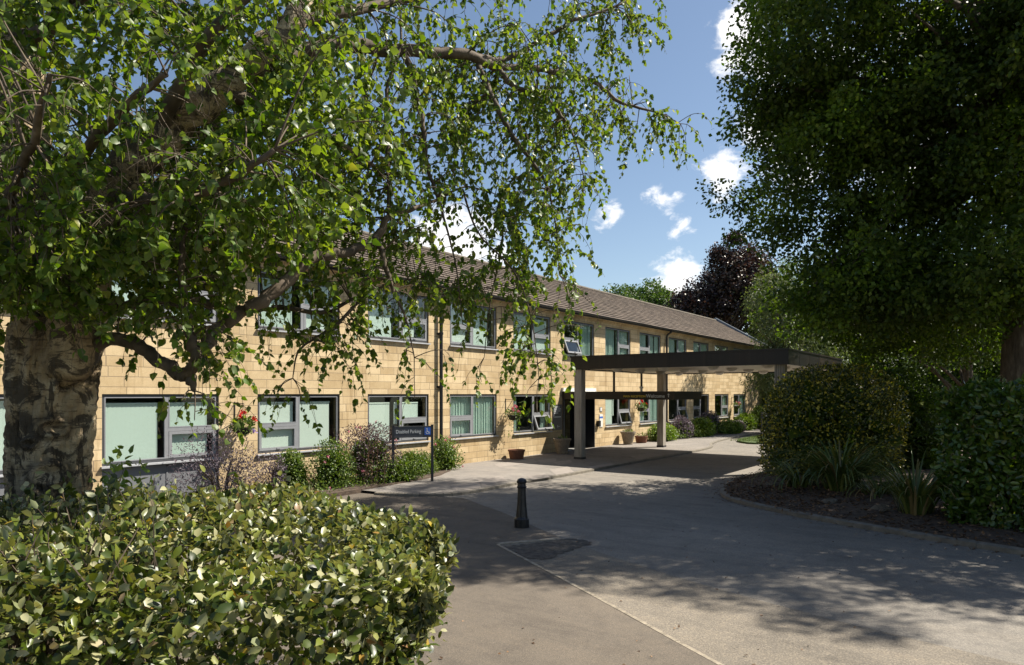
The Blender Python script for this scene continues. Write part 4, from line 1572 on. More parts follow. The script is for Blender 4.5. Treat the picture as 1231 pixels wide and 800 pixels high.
    keep = y > -2.05 + np.clip((s - 12.5) * .38, 0, 1.6) + rng.normal(0, .06, n)
    pos = np.stack([s, y, .1 + rng.gamma(2.0, .05, n)], 1)[keep]
    n = len(pos)
    o = leaves('ground_cover', pos, rdir(n, .5), rdir(n) + (0, 0, 1), rng.uniform(.04, .08, n), rng.uniform(.025, .045, n), 'shrub_leaf', None, OVATE)
    tag(o, 'low green ground cover leaves over the left planting bed', 'ground cover', kind='stuff')
    n = 5200
    s = rng.uniform(31, 53.5, n)
    y = rng.uniform(-1.25, -.1, n)
    pos = np.stack([s, y, .1 + rng.gamma(2.0, .09, n)], 1)
    o = leaves('ground_cover', pos, rdir(n, .6), rdir(n) + (0, 0, 1), rng.uniform(.06, .12, n), rng.uniform(.035, .06, n), 'shrub_leaf', None, OVATE)
    tag(o, 'green leafy ground cover filling the far bed between its shrubs', 'ground cover', kind='stuff')
    # reddish upright stems near the hedge top
    def spires(label, c, n, h):
        P = thing('flower_spire', label, 'plant', c)
        st, pp, dd = MB(), [], []
        for k in range(n):
            b = Vector((rng.normal(0, .22), rng.normal(0, .15), 0))
            e = b + Vector((rng.normal(0, .08), rng.normal(0, .08), h * rng.uniform(.7, 1.1)))
            st.tube([b, b.lerp(e, .5), e], [.008, .006, .003], 4)
            for t in np.linspace(.3, 1, 26):
                pp.append(b.lerp(e, t) + Vector(rng.normal(0, .015, 3)))
                dd.append(Vector(rdir(1, .4)[0]))
        st.build('stem', 'dead_leaf', P)
        leaves('blossom', np.array(pp), np.array(dd), rdir(len(pp)), .045, .03, 'dead_leaf', P, OVATE)
    spires('rusty brown flower stems rising in front of the bronze-leaved shrub', (11.75, -1.9, .1), 6, 1.15)

    # far planting along the front
    far = [('rounded bright green shrub nearest the pale canopy column', 32.0, -.75, .8, .6, .7, 'lime_leaf'),
           ('dusky purple shrub between two green ones below the far windows', 34.6, -.7, .6, .5, .85, 'mauve_leaf'),
           ('broad bright green shrub in the middle of the far bed', 36.6, -.9, 1.1, .7, .85, 'lime_leaf'),
           ('grey mauve airy shrub against the wall of the far bed', 39.2, -.5, 1.0, .45, 1.15, 'mauve_leaf'),
           ('low lime green shrub at the path edge of the far bed', 40.2, -1.35, .9, .5, .55, 'lime_leaf'),
           ('low grey mauve plant beside the lime green shrub', 42.3, -1.1, .7, .5, .5, 'mauve_leaf'),
           ('rounded green shrub below the far pink hanging basket', 44.4, -.9, 1.2, .6, .85, 'shrub_leaf'),
           ('taller dark green shrub near the building corner', 47.6, -.95, 1.3, .6, 1.2, 'shrub_leaf'),
           ('pale mauve flowering shrub at the building corner', 50.4, -.6, 1.2, .6, 1.5, 'mauve_leaf'),
           ('low lime shrub at the far end of the path', 50.0, -1.5, 1.0, .4, .5, 'lime_leaf')]
    for lb, x, y, a, b, c, mt in far:
        S('shrub', lb, 'shrub', (x, y, .1), (a * 1.35, b * 1.1, c * .82), 2200, mt, .09, .05, 'shrubs in the far bed', .5, 8, lumpy=.35)


bed_plants()


# ---------------------------------------------------------------- trees
def tree(name, label, base, height, trunk_r, lobes, mat, leafL, leafW, per, bark='grey_bark', shape=RHOMB, clump_r=.8, group=None, droop=0.0, trunk_top=.75, lean=(0, 0), branch_share=.12, trunk_n=12, low=None, low_branch=.12):
    """trunk with limbs and a crown of leaf clumps inside an uneven union of lobes
    lobes: (dx, dy, z, rx, ry, rz, clumps) relative to the base"""
    T = thing(name, label, 'tree', base, 0, group)
    mb = MB()
    tp = []
    nseg = 9
    for k in range(nseg + 1):
        t = k / nseg
        tp.append(Vector((lean[0] * t * t + math.sin(t * 7) * trunk_r * .5 * t, lean[1] * t * t + math.cos(t * 6) * trunk_r * .4 * t, height * trunk_top * t)))
    rr = [trunk_r * (1.35 if k == 0 else (1 - .85 * (k / nseg) ** 1.1)) for k in range(nseg + 1)]
    mb.tube(tp, rr, trunk_n)
    P, D, Nn = [], [], []
    for (dx, dy, z, rx, ry, rz, nc) in lobes:
        d = rdir(nc)
        r = rng.uniform(.15, 1, nc) ** .45
        cen = d * r[:, None] * (rx, ry, rz) + (dx, dy, z)
        for c, dd in zip(cen, d):
            if low is not None and c[2] < low:
                continue
            m = int(per * rng.uniform(.6, 1.4))
            off = np.clip(rng.normal(0, 1, (m, 3)), -1.45, 1.45) * clump_r * rng.uniform(.6, 1.15) * (.62, .62, .42 + droop)
            p = c + off
            if droop:
                p[:, 2] -= np.abs(rng.normal(0, droop, m))
            P.append(p)
            o = unit(off + dd * .4)
            D.append(o * .5 + rdir(m) * .8 - np.array((0, 0, .25 + droop)))
            if rng.random() < branch_share:
                h = min(max(c[2] * rng.uniform(.35, .75), height * low_branch), height * trunk_top * .95)
                k = h / (height * trunk_top) * nseg
                i = min(int(k), nseg - 1)
                a = tp[i].lerp(tp[i + 1], k - i)
                e = Vector(c)
                L = (e - a).length
                mid = a.lerp(e, .5) + Vector((rng.normal(0, .06) * L, rng.normal(0, .06) * L, .10 * L))
                r0 = min(.018 * L + .02, rr[i] * .5)
                mb.tube([a, a.lerp(mid, .5) + Vector((0, 0, .03 * L)), mid, mid.lerp(e, .5), e], [r0, r0 * .8, r0 * .6, r0 * .38, r0 * .15], 5)
    mb.build('trunk', bark, T, smooth=True)
    P, D = np.concatenate(P), np.concatenate(D)
    n = len(P)
    leaves('crown', P, D, rdir(n) + (0, 0, .6), rng.uniform(.7, 1.25, n) * leafL, rng.uniform(.75, 1.2, n) * leafW, mat, T, shape)
    return T


def trees():
    def at(px, Z):
        return W((px - 615.5) * Z / FPX, Z)

    def lobe(b, px, py, Z, r, rz, n, ry=None):
        c = U(px, py, Z)
        return (c.x - b.x, c.y - b.y, c.z, r, ry or r, rz, n)
    # big dark tree on the right
    b = at(1228, 15.5)
    env = [lobe(b, 1120, -40, 17.0, 4.6, 4.8, 30), lobe(b, 1022, 20, 16.5, 2.4, 3.4, 18), lobe(b, 972, 190, 16.5, 1.6, 2.0, 12),
           lobe(b, 1050, 210, 17.0, 3.0, 2.7, 24), lobe(b, 1190, 225, 15.5, 2.6, 2.7, 18), lobe(b, 1130, 350, 16.0, 2.7, 1.1, 18), lobe(b, 1190, 320, 13.8, 1.3, .8, 5), lobe(b, 1060, 340, 15.5, 1.7, 1.0, 8),
           lobe(b, 1000, 330, 18, 1.8, 1.3, 9), lobe(b, 1120, -260, 16.5, 3.6, 3.4, 12), lobe(b, 1000, -140, 16.0, 2.0, 2.6, 9),
           lobe(b, 1290, 60, 15.0, 3.2, 4.2, 7), lobe(b, 938, 100, 16.2, .6, 1.4, 4), lobe(b, 1030, 385, 19.0, 1.8, .8, 8), lobe(b, 1110, 400, 18.5, 1.8, .7, 8), lobe(b, 1195, 395, 19.0, 1.6, .7, 6), lobe(b, 1120, 260, 14.5, 1.8, 1.6, 9), lobe(b, 1200, 120, 13.8, 2.2, 2.0, 11)]
    # the side towards the viewpoint, above and beyond the edge of the view: it shades the drive
    for X, Z, h, r, rz, k in ((9.5, 14.4, 12.0, 2.7, 2.2, 20), (12.5, 11.8, 8.5, 2.0, 1.9, 14), (13.5, 12.5, 12.5, 2.3, 2.2, 15), (6.6, 14.4, 11.0, 2.1, 1.8, 14), (8.2, 15.0, 9.0, 1.8, 1.5, 9), (10.0, 12.9, 9.0, 1.6, 1.5, 9)):
        c = W(X, Z, h)
        env.append((c.x - b.x, c.y - b.y, h, r, r, rz, k))
    lobes = []
    for dx, dy, z, rx, ry, rz, k in env:
        k = int(k * 1.45)
        for d in rdir(k):
            f = rng.uniform(.25, 1.05) ** .5
            c = (dx + d[0] * rx * f, dy + d[1] * ry * f, z + d[2] * rz * f)
            r = rng.uniform(.75, 1.25)
            lobes.append((*c, r, r, r * rng.uniform(.35, .55), int(rng.uniform(5, 9))))
    tree('broadleaf_tree', 'huge dark broadleaf tree overhanging the right of the drive', b, 19, .46, lobes, 'dark_leaf', .115, .08, 95, 'grey_bark', RHOMB, .42, None, .07, .72, branch_share=.025, low_branch=.42)
    b = at(1166, 22.5)
    tree('slender_tree', 'slender leaning tree with lit leaves just left of the big right trunk', b, 11, .17,
         [lobe(b, 1150, 385, 23, 2.4, 1.4, 44), lobe(b, 1190, 345, 23, 2.4, 1.8, 44), lobe(b, 1110, 420, 23.5, 1.4, .7, 22)], 'mid_leaf', .11, .075, 60, 'grey_bark', RHOMB, .55, lean=(.8, .4))
    # weeping pale tree behind the canopy
    b = at(945, 40)
    tree('weeping_tree', 'pale drooping willow-like tree behind the canopy', b, 9.5, .25,
         [lobe(b, 940, 365, 40, 2.0, 2.6, 120), lobe(b, 948, 440, 40, 2.4, 2.0, 110), lobe(b, 985, 400, 41, 2.2, 2.6, 90)], 'willow_leaf', .20, .06, 90, 'grey_bark', RHOMB, .5, None, .55)
    # copper beech
    b = at(868, 62)
    tree('copper_beech', 'dark purple copper beech rising behind the far end of the roof', b, 17.5, .5,
         [lobe(b, 892, 338, 62, 3.0, 3.0, 110), lobe(b, 852, 356, 62, 2.6, 2.2, 80), lobe(b, 903, 310, 62, 1.5, 1.4, 30), lobe(b, 880, 388, 63, 4.8, 3.8, 230), lobe(b, 876, 340, 63, 2.2, 2.4, 90), lobe(b, 826, 376, 61, 2.0, 1.6, 45),
          lobe(b, 882, 288, 62, .7, .5, 10), lobe(b, 868, 306, 62, .9, .6, 12), lobe(b, 820, 360, 61, .9, .5, 10), lobe(b, 915, 350, 62, 2.4, 3.0, 60)], 'copper_leaf', .24, .17, 75, 'grey_bark', RHOMB, .8)
    # green trees behind the roof
    for lb, px, Z, top, r, mt in (('bright green tree showing just above the middle of the roof', 738, 66, 345, 3.0, 'mid_leaf'),
                                  ('taller darker green tree behind the roof left of the copper beech', 778, 70, 337, 3.0, 'mid_leaf'),
                                  ('small green tree behind the roof glimpsed through the birch leaves', 630, 58, 335, 2.6, 'mid_leaf')):
        b = at(px, Z)
        h = EYE + (474 - top) * Z / FPX
        tree('green_tree', lb, b, h, .3, [(0, 0, h - 2.6, r, r, 2.4, 150), (1.8, .5, h - 5, r * 1.2, r * 1.1, 3, 140), (-2.2, -.6, h - 3.8, r * .9, r * .8, 2, 90)], mt, .26, .17, 75, 'grey_bark', RHOMB, .75, 'trees behind the roof')
    # backdrop trees on the right
    bd = [('dark evergreen tree beyond the canopy and yellow bin', 960, 58, 350, 4.5, 'dark_leaf'), ('dark broad tree far behind the flecked shrub', 1030, 50, 330, 5.0, 'dark_leaf'),
          ('broad tree far behind the domed shrub', 1095, 44, 330, 4.6, 'dark_leaf'), ('dark tree far behind the laurel hedge', 1190, 40, 320, 5.0, 'dark_leaf'), ('dark tree at the right edge behind the laurel hedge', 1290, 34, 300, 5.0, 'dark_leaf')]
    for lb, px, Z, top, r, mt in bd:
        b = at(px, Z)
        h = EYE + (474 - top) * Z / FPX
        tree('background_tree', lb, b, h, .35, [(0, 0, h * .62, r, r, h * .38, 130), (0, 0, 2.2, r * 1.15, r * 1.15, 2.4, 110)], mt, .26, .18, 75, 'grey_bark', RHOMB, .9, 'background trees on the right', low=.3)
    # ivy-like growth on the far corner of the wall
    I = blob_shrub('climbing_plant', 'dark green climber hanging on the far corner of the wall', 'plant', (51.95, .4, .1), (.5, .8, 4.1), 2200, 'mid_leaf', .14, .10, None, .4, 10, core=True)


trees()


# ---------------------------------------------------------------- the birch on the left
def birch():
    base = U(60, 889, 4.75)
    base.z = 0
    T = thing('birch_tree', 'old silver birch with knotted pale trunk and long drooping leafy branches', 'tree', (0, 0, 0))
    # trunk: a dense lofted surface with ridges and two eye-shaped knots
    ctrl = [(54, 900, .37), (55, 800, .30), (56, 700, .26), (57, 620, .24), (58, 560, .235), (59, 500, .24), (60, 450, .25), (62, 415, .25), (64, 385, .21)]
    nr, ns = 240, 140
    P = [U(x, y, 4.75) for x, y, r in ctrl]
    rad = [r for *_, r in ctrl]
    dense = spline([tuple(p) for p in P], nr // (len(P) - 1) + 1)
    rd = [p[0] for p in spline([(r, 0, 0) for r in rad], nr // (len(P) - 1) + 1)]
    knots = [(U(63, 513, 4.75), .085), (U(59, 566, 4.75), .10), (U(40, 590, 4.75), .05), (U(38, 530, 4.75), .045)]
    to_cam = (Vector((0, -CD, 0)) - Vector((base.x, base.y, 0))).normalized()
    right = Vector((-to_cam.y, to_cam.x, 0))
    v, kn = [], []
    for p, r in zip(dense, rd):
        for k in range(ns):
            a = 2 * math.pi * k / ns
            dv = to_cam * math.cos(a) + right * math.sin(a)
            rid = .07 * math.cos(3 * a + 1.2 + .5 * p.z) + .035 * math.cos(5 * a + 2.1 - .8 * p.z) + .03 * math.cos(11 * a + p.z * 2.0) + .02 * math.sin(17 * a - p.z * 3.0)
            sp = Vector((math.cos(a) * 1.0, math.sin(a) * 1.0, p.z * .45))
            bump = .035 * (mnoise.fractal(sp * 3.2, 1.0, 2.1, 5) - .1) + .016 * (1 - abs(mnoise.noise(Vector((sp.x * 9, sp.y * 9, p.z * 3.0)))) * 2) + .010 * mnoise.noise(Vector((sp.x * 5, sp.y * 5, p.z * 26)))
            rr = r * (1 + rid) + bump
            q = p + dv * rr
            kv = 0.0
            if dv.dot(to_cam) > 0.2:
                for kc, kr in knots:
                    off = q - kc
                    lat, ver = off.dot(right), off.z
                    dd = math.hypot(lat, ver * 1.25) / kr
                    if dd < 2.5:
                        q = q + dv * (.035 * math.exp(-((dd - .85) / .3) ** 2) - .03 * math.exp(-(dd / .45) ** 2))
                        kv = max(kv, math.exp(-((dd - 1.15) / .28) ** 2) + .8 * math.exp(-(dd / .3) ** 2))
            v.append(tuple(q))
            kn.append(min(1, kv) * (.45 + .75 * abs(mnoise.noise(Vector(q) * 22))))
    f = []
    for i in range(len(dense) - 1):
        for k in range(ns):
            k2 = (k + 1) % ns
            f.append((i * ns + k, i * ns + k2, (i + 1) * ns + k2, (i + 1) * ns + k))
    f.append(tuple((len(dense) - 1) * ns + k for k in range(ns)))
    me = bpy.data.meshes.new('trunk')
    me.from_pydata(v, [], f)
    me.materials.append(M['birch_bark'])
    at = me.attributes.new('knot', 'FLOAT', 'POINT')
    at.data.foreach_set('value', kn)
    me.polygons.foreach_set('use_smooth', [True] * len(f))
    tr = bpy.data.objects.new('trunk', me)
    COL.objects.link(tr)
    tr.parent = T
    # limbs: (px, py, depth, radius)
    big = [
        [(54, 430, 4.78, .19), (44, 340, 4.8, .165), (36, 250, 4.9, .155), (28, 150, 5.0, .145), (22, 0, 5.1, .14), (12, -200, 5.3, .10), (25, -420, 5.5, .05)],
        [(84, 440, 4.72, .19), (104, 340, 4.62, .15), (132, 235, 4.5, .125), (190, 170, 4.4, .115), (262, 108, 4.4, .10), (340, 30, 4.5, .08), (400, -70, 4.7, .055), (440, -200, 5.0, .03)],
    ]
    lim = [
        [(262, 108, 4.4, .07), (330, 72, 4.8, .065), (400, 55, 5.2, .06), (484, 62, 5.6, .052), (560, 66, 5.9, .046), (597, 81, 6.1, .040)],
        [(597, 81, 6.1, .034), (635, 81, 6.3, .03), (677, 89, 6.5, .026), (716, 100, 6.7, .022), (745, 123, 6.8, .017), (792, 136, 7.0, .010), (818, 149, 7.1, .004)],
        [(560, 66, 5.9, .03), (600, 72, 6.2, .027), (631, 60, 6.4, .023), (686, 27, 6.6, .018), (740, 8, 6.8, .012), (775, -12, 7.0, .006)],
        [(597, 81, 6.1, .028), (620, 105, 6.05, .026), (652, 115, 6.0, .022), (675, 140, 6.0, .017), (690, 165, 6.0, .010), (702, 215, 6.0, .004)],
        [(575, 78, 6.0, .03), (598, 130, 5.9, .026), (618, 166, 5.8, .022), (640, 195, 5.7, .017), (656, 221, 5.7, .012), (668, 270, 5.7, .007), (672, 330, 5.7, .003)],
        [(95, 425, 4.8, .05), (140, 408, 4.6, .045), (185, 430, 4.4, .043), (214, 448, 4.32, .042), (230, 456, 4.28, .032), (234, 470, 4.27, .012)],
        [(222, 454, 4.29, .036), (238, 432, 4.25, .040), (250, 406, 4.3, .042), (290, 377, 4.4, .042), (330, 352, 4.5, .045), (377, 310, 4.8, .04), (415, 305, 5.0, .036), (455, 283, 5.2, .032), (468, 261, 5.3, .026), (500, 250, 5.5, .018), (527, 240, 5.7, .012), (560, 225, 5.9, .008), (600, 235, 6.0, .004)],
        [(237, 433, 4.2, .034), (228, 400, 4.2, .03), (224, 371, 4.2, .026), (218, 330, 4.2, .021), (222, 280, 4.3, .016), (235, 220, 4.4, .010), (240, 150, 4.5, .005)],
        [(452, 286, 5.15, .024), (464, 320, 5.1, .019), (471, 345, 5.1, .014), (488, 385, 5.1, .008), (498, 430, 5.1, .004)],
        [(468, 261, 5.3, .02), (466, 180, 5.35, .017), (465, 110, 5.4, .014), (482, 45, 5.5, .010), (476, -40, 5.6, .006)],
        [(70, 405, 5.0, .07), (150, 368, 5.2, .045), (225, 360, 5.2, .035), (290, 374, 5.3, .028), (340, 370, 5.4, .022), (390, 376, 5.5, .017), (440, 352, 5.6, .012), (500, 335, 5.7, .007), (540, 350, 5.8, .003)],
        [(440, 352, 5.6, .016), (412, 383, 5.4, .014), (385, 403, 5.3, .011), (359, 422, 5.2, .008), (352, 455, 5.2, .004)],
        [(600, 235, 6.0, .010), (604, 290, 5.9, .008), (590, 360, 5.9, .006), (582, 430, 5.9, .003)],
        [(556, 228, 5.9, .010), (575, 280, 5.7, .008), (620, 330, 5.6, .007), (640, 390, 5.6, .005), (648, 455, 5.6, .003)],
        [(484, 62, 5.6, .03), (505, 130, 5.5, .024), (512, 190, 5.5, .018), (530, 250, 5.5, .011), (548, 320, 5.5, .006), (556, 390, 5.5, .003)],
        [(22, 60, 5.1, .06), (90, 0, 4.7, .05), (160, -60, 4.4, .04), (230, -140, 4.3, .025)],
        [(30, 200, 5.0, .06), (-40, 120, 4.7, .05), (-130, 60, 4.5, .035), (-220, 40, 4.3, .015)],
        [(36, 270, 4.9, .05), (90, 200, 4.1, .035), (150, 130, 3.6, .025), (200, 90, 3.3, .012)],
        [(40, 330, 4.8, .05), (10, 260, 4.0, .035), (40, 170, 3.5, .022), (60, 90, 3.2, .012)],
        [(132, 235, 4.5, .05), (200, 240, 3.9, .035), (270, 220, 3.6, .024), (330, 180, 3.5, .014)],
        [(190, 170, 4.4, .05), (240, 60, 4.0, .04), (290, 0, 3.9, .028), (350, -40, 3.9, .012)],
        [(262, 108, 4.4, .05), (340, 140, 4.5, .036), (400, 170, 4.8, .026), (450, 200, 5.0, .014)],
        [(340, 30, 4.5, .05), (440, 10, 5.0, .036), (540, -10, 5.6, .026), (640, -20, 6.2, .016), (700, -10, 6.6, .008)],
        [(60, 385, 4.75, .06), (0, 330, 5.3, .045), (-70, 300, 5.8, .03), (-140, 320, 6.2, .012)],
        [(104, 345, 4.62, .05), (150, 290, 5.3, .04), (230, 240, 6.0, .028), (320, 210, 6.5, .014)],
    ]
    lb = MB()
    nodes, nrad = [], []

    def draw(mb, L, n):
        pts = [U(*p[:3]) for p in L]
        rr = [p[3] for p in L]
        dn = spline([tuple(p) for p in pts], 6)
        rn = [q[0] for q in spline([(r, 0, 0) for r in rr], 6)]
        k = rng.normal(0, 1, (len(dn), 3))
        out = []
        for i, p in enumerate(dn):
            w = min(.25 * rn[i], .02) if 0 < i < len(dn) - 1 else 0
            out.append(p + Vector(k[i]) * w)
        mb.tube(out, [max(r, .002) for r in rn], n)
        return out, rn
    mb = MB()
    for L in big:
        pts, rn = draw(mb, L, 18)
        nodes += pts[8:]
        nrad += rn[8:]
    mb.build('limb', 'birch_bark', T, smooth=True)
    for L in lim:
        pts, rn = draw(lb, L, 8)
        nodes += pts[3:]
        nrad += rn[3:]
    nodes_np = np.array([tuple(p) for p in nodes])
    LP, LD, LS = [], [], []

    def spray(tgt, ntw, Lmin, Lmax, lv=14, dr=.34, ls=1.0):
        """a twig reaching towards tgt from the nearest limb, then a drooping tassel of leafy twiglets"""
        d2 = ((nodes_np - np.array(tgt)) ** 2).sum(1)
        i = int(d2.argmin())
        a = nodes[i]
        e = Vector(tgt)
        L = (e - a).length
        if L > 2.6:
            return
        mid = a.lerp(e, .55) + Vector((rng.normal(0, .05) * L, rng.normal(0, .05) * L, .10 * L))
        r0 = min(max(nrad[i] * .5, .004), .004 + .006 * L)
        q = spline([tuple(a), tuple(mid), tuple(e)], 4)
        lb.tube(q, [r0 + (0.0025 - r0) * k / (len(q) - 1) for k in range(len(q))], 5)
        hd = Vector((e.x - a.x, e.y - a.y, 0))
        if hd.length > 0:
            hd.normalize()
        for t in range(ntw):
            s = q[-1].lerp(q[len(q) // 2], rng.uniform(0, 1) ** 1.2)
            l = rng.uniform(Lmin, Lmax)
            d = (hd * .6 + Vector(rdir(1)[0]) * .9).normalized()
            pts = [s.copy()]
            m = 6
            for k in range(m):
                d = (d * .72 + Vector((0, 0, -dr)) + Vector(rng.normal(0, .10, 3))).normalized()
                pts.append(pts[-1] + d * (l / m))
            lb.tube(pts, [.0028, .0025, .0022, .0019, .0016, .0013, .001], 3, 0, False)
            nl = int(lv * l / .5 * rng.uniform(.7, 1.2))
            for _ in range(nl):
                u = rng.uniform(.08, 1.0) * m
                k = min(int(u), m - 1)
                p = pts[k].lerp(pts[k + 1], u - k)
                LP.append(p)
                ax = (pts[k + 1] - pts[k]).normalized()
                LD.append(ax * .35 + Vector(rdir(1)[0]) * .8 + Vector((0, 0, -.25 - dr * .9)))
                LS.append(ls)
    zones = [  # px, py, rx, ry, Z0, Z1, n
        (110, 95, 200, 195, 3.3, 6.4, 125), (90, 285, 170, 85, 3.3, 6.0, 62), (320, 120, 150, 180, 3.5, 6.4, 105), (330, 255, 110, 65, 4.0, 6.0, 28),
        (475, 135, 100, 165, 4.8, 6.6, 60), (455, 295, 75, 50, 4.8, 5.9, 16), (590, 110, 75, 120, 5.4, 6.8, 34), (625, 290, 55, 90, 5.4, 6.3, 22), (640, 400, 40, 50, 5.5, 5.8, 6),
        (555, 320, 50, 60, 5.4, 6.1, 6), (675, 140, 45, 80, 5.8, 6.8, 16), (765, 140, 45, 28, 6.7, 7.2, 9), (725, 25, 55, 40, 6.4, 7.1, 15), (685, 220, 25, 50, 5.8, 6.2, 5),
        (385, 370, 60, 40, 4.9, 5.5, 5), (230, 355, 60, 45, 4.0, 5.0, 7), (30, 345, 70, 40, 3.6, 5.0, 14), (120, -150, 230, 130, 4.2, 6.6, 24), (520, -60, 150, 50, 5.2, 6.8, 8), (-160, 150, 130, 220, 3.6, 6.2, 36)]
    for px, py, rx, ry, z0, z1, n in zones:
        for _ in range(int(n * (1.5 if px < 250 else 1.1 if px < 420 else .92))):
            while True:
                a, b = rng.uniform(-1, 1, 2)
                if a * a + b * b <= 1:
                    break
            spray(U(px + rx * a, py + ry * b, rng.uniform(z0, z1)), rng.integers(4, 8), .22, .55, 27 if px < 420 else 24, .16 if px < 420 else .28, 1.08 if px < 420 else .95)
    # short leafy twigs straight off the thin limbs
    for p, r in list(zip(nodes, nrad)):
        if r < .03 and rng.random() < .8:
            spray(p + Vector(rng.normal(0, .16, 3)) - Vector((0, 0, .05)), 2, .2, .5, 14)
    lb.build('branch', 'branch_bark', T, smooth=True)
    LA = np.array([tuple(p) for p in LP])
    rel = LA - np.array((0, -CD, EYE))
    zz = rel[:, 0] * CT + rel[:, 1] * ST
    qx = 615.5 + FPX * (rel[:, 0] * ST - rel[:, 1] * CT) / zz
    qy = 474 - FPX * rel[:, 2] / zz
    drop = np.zeros(len(LA), bool)
    for (x0, y0), (x1, y1), z, w, pr in (((125, 250), (268, 104), 4.45, 30, .86), ((246, 412), (455, 283), 4.7, 17, .7), ((190, 430), (235, 460), 4.4, 16, .6), ((20, 110), (40, 270), 4.95, 36, .55), ((420, 58), (600, 80), 5.6, 14, .5), ((60, 430), (60, 620), 4.7, 55, .93)):
        ex, ey = x1 - x0, y1 - y0
        tt = np.clip(((qx - x0) * ex + (qy - y0) * ey) / (ex * ex + ey * ey), 0, 1)
        dist = np.hypot(qx - x0 - tt * ex, qy - y0 - tt * ey)
        drop |= (dist < w) & (zz < z) & (rng.uniform(0, 1, len(LA)) < pr)
    LP = [p for p, k in zip(LP, drop) if not k]
    LD = [p for p, k in zip(LD, drop) if not k]
    LS = [p for p, k in zip(LS, drop) if not k]
    n = len(LP)
    print('birch leaves', n)
    sz = rng.uniform(.030, .060, n) * np.array(LS)
    leaves('crown', np.array([tuple(p) for p in LP]), np.array([tuple(p) for p in LD]), rdir(n) + (0, 0, .5), sz, sz * rng.uniform(.66, .9, n), 'birch_leaf', T, BIRCH)


birch()


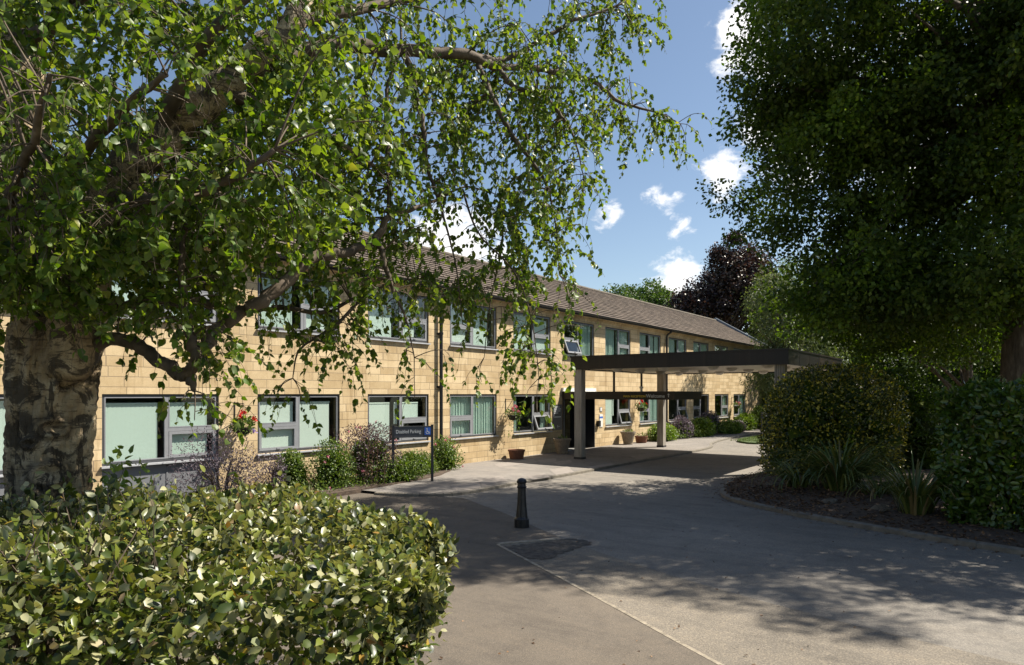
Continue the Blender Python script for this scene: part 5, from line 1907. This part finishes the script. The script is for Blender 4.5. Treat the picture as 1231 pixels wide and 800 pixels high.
# ---------------------------------------------------------------- sky, sun, camera
def world():
    w = bpy.data.worlds.new('World')
    SC.world = w
    w.use_nodes = True
    nt = w.node_tree
    nt.nodes.clear()
    N = lambda k, **kw: [nd := nt.nodes.new('ShaderNode' + k), [setattr(nd, a, b) for a, b in kw.items()]][0]
    out = N('OutputWorld')
    bg = N('Background')
    sky = N('TexSky', sky_type='NISHITA')
    sky.sun_disc = False
    sky.sun_elevation = math.asin(SUN.z)
    sky.sun_rotation = math.atan2(SUN.x, SUN.y)
    sky.altitude = 100
    sky.air_density = 1.0
    sky.dust_density = 0.6
    sky.ozone_density = 1.6
    geo = N('TexCoord')
    L = nt.links.new

    def mth(op, a, b=0.0, clamp=False):
        nd = N('Math', operation=op, use_clamp=clamp)
        for s, v in zip(nd.inputs, (a, b)):
            if hasattr(v, 'is_linked'):
                L(v, s)
            else:
                s.default_value = v
        return nd.outputs[0]
    # small fair-weather clouds, each round its own compass bearing and height
    total = None
    vec = geo.outputs['Generated']
    clouds = [(555, 292, .060, 1.0), (520, 285, .045, .9), (600, 305, .03, .8), (735, 257, .022, .8), (727, 264, .016, .7), (798, 238, .020, .62), (782, 243, .016, .5), (812, 233, .016, .55), (824, 269, .018, .68), (812, 281, .014, .6),
              (815, 338, .040, 1.0), (835, 345, .03, .9), (893, 44, .042, 1.05), (920, 72, .036, 1.0), (866, 205, .032, .95), (922, 150, .036, .95), (960, 190, .045, .9), (1000, 90, .05, .8), (1100, 200, .06, .8)]
    for px, py, r, a in clouds:
        d = (U(px, py, 10) - Vector((0, -CD, EYE))).normalized()
        vm = N('VectorMath', operation='DISTANCE')
        L(vec, vm.inputs[0])
        vm.inputs[1].default_value = d
        g = mth('MULTIPLY', mth('SUBTRACT', 1.0, mth('DIVIDE', vm.outputs['Value'], r * 1.5), True), a * 1.35)
        total = g if total is None else mth('MAXIMUM', total, g)
    nz = N('TexNoise')
    nz.inputs['Scale'].default_value = 24
    nz.inputs['Detail'].default_value = 7
    nz.inputs['Roughness'].default_value = .62
    nz.inputs['Distortion'].default_value = .3
    mp = N('Mapping')
    mp.inputs['Scale'].default_value = (1, 1, 1.7)
    L(vec, mp.inputs['Vector'])
    L(mp.outputs[0], nz.inputs['Vector'])
    m = mth('ADD', total, mth('MULTIPLY', mth('SUBTRACT', nz.outputs['Fac'], .52), 2.3))
    m = mth('MULTIPLY', m, mth('MINIMUM', mth('MULTIPLY', total, 6.0), 1.0))
    rp = N('ValToRGB')
    rp.color_ramp.interpolation = 'EASE'
    rp.color_ramp.elements[0].position = .30
    rp.color_ramp.elements[1].position = .98
    L(m, rp.inputs['Fac'])
    mx = N('Mix', data_type='RGBA')
    ins = [i for i in mx.inputs if i.type == 'RGBA']
    L(rp.outputs['Color'], mx.inputs[0])
    L(sky.outputs[0], ins[0])
    ins[1].default_value = (9.0, 9.2, 9.6, 1)
    tint = N('Mix', data_type='RGBA', blend_type='MULTIPLY')
    ti = [i for i in tint.inputs if i.type == 'RGBA']
    tint.inputs[0].default_value = 1.0
    L([o for o in mx.outputs if o.type == 'RGBA'][0], ti[0])
    ti[1].default_value = (1.035, 1.0, .95, 1)
    L([o for o in tint.outputs if o.type == 'RGBA'][0], bg.inputs['Color'])
    bg.inputs['Strength'].default_value = .066
    L(bg.outputs[0], out.inputs['Surface'])
    s = bpy.data.lights.new('sun', 'SUN')
    s.energy = 4.8
    s.angle = R(.53)
    s.color = (1.0, .93, .81)
    so = bpy.data.objects.new('sun', s)
    COL.objects.link(so)
    so.rotation_euler = SUN.to_track_quat('Z', 'Y').to_euler()
    so.location = (20, -20, 40)


world()
cam = bpy.data.cameras.new('camera')
cam.sensor_width = 36
cam.lens = 36 * FPX / 1231
cam.shift_y = 74 / 1231
cam.clip_start = .05
cam.clip_end = 2000
co = bpy.data.objects.new('camera', cam)
COL.objects.link(co)
co.location = (0, -CD, EYE)
co.rotation_euler = (R(90), 0, TH - R(90))
SC.camera = co
SC.view_settings.view_transform = 'Standard'
SC.view_settings.look = 'None'
SC.view_settings.exposure = 1.1
SC.view_settings.gamma = 1.0
SC.render.engine = 'CYCLES'
SC.cycles.max_bounces = 6
SC.cycles.transparent_max_bounces = 12
SC.cycles.use_denoising = True
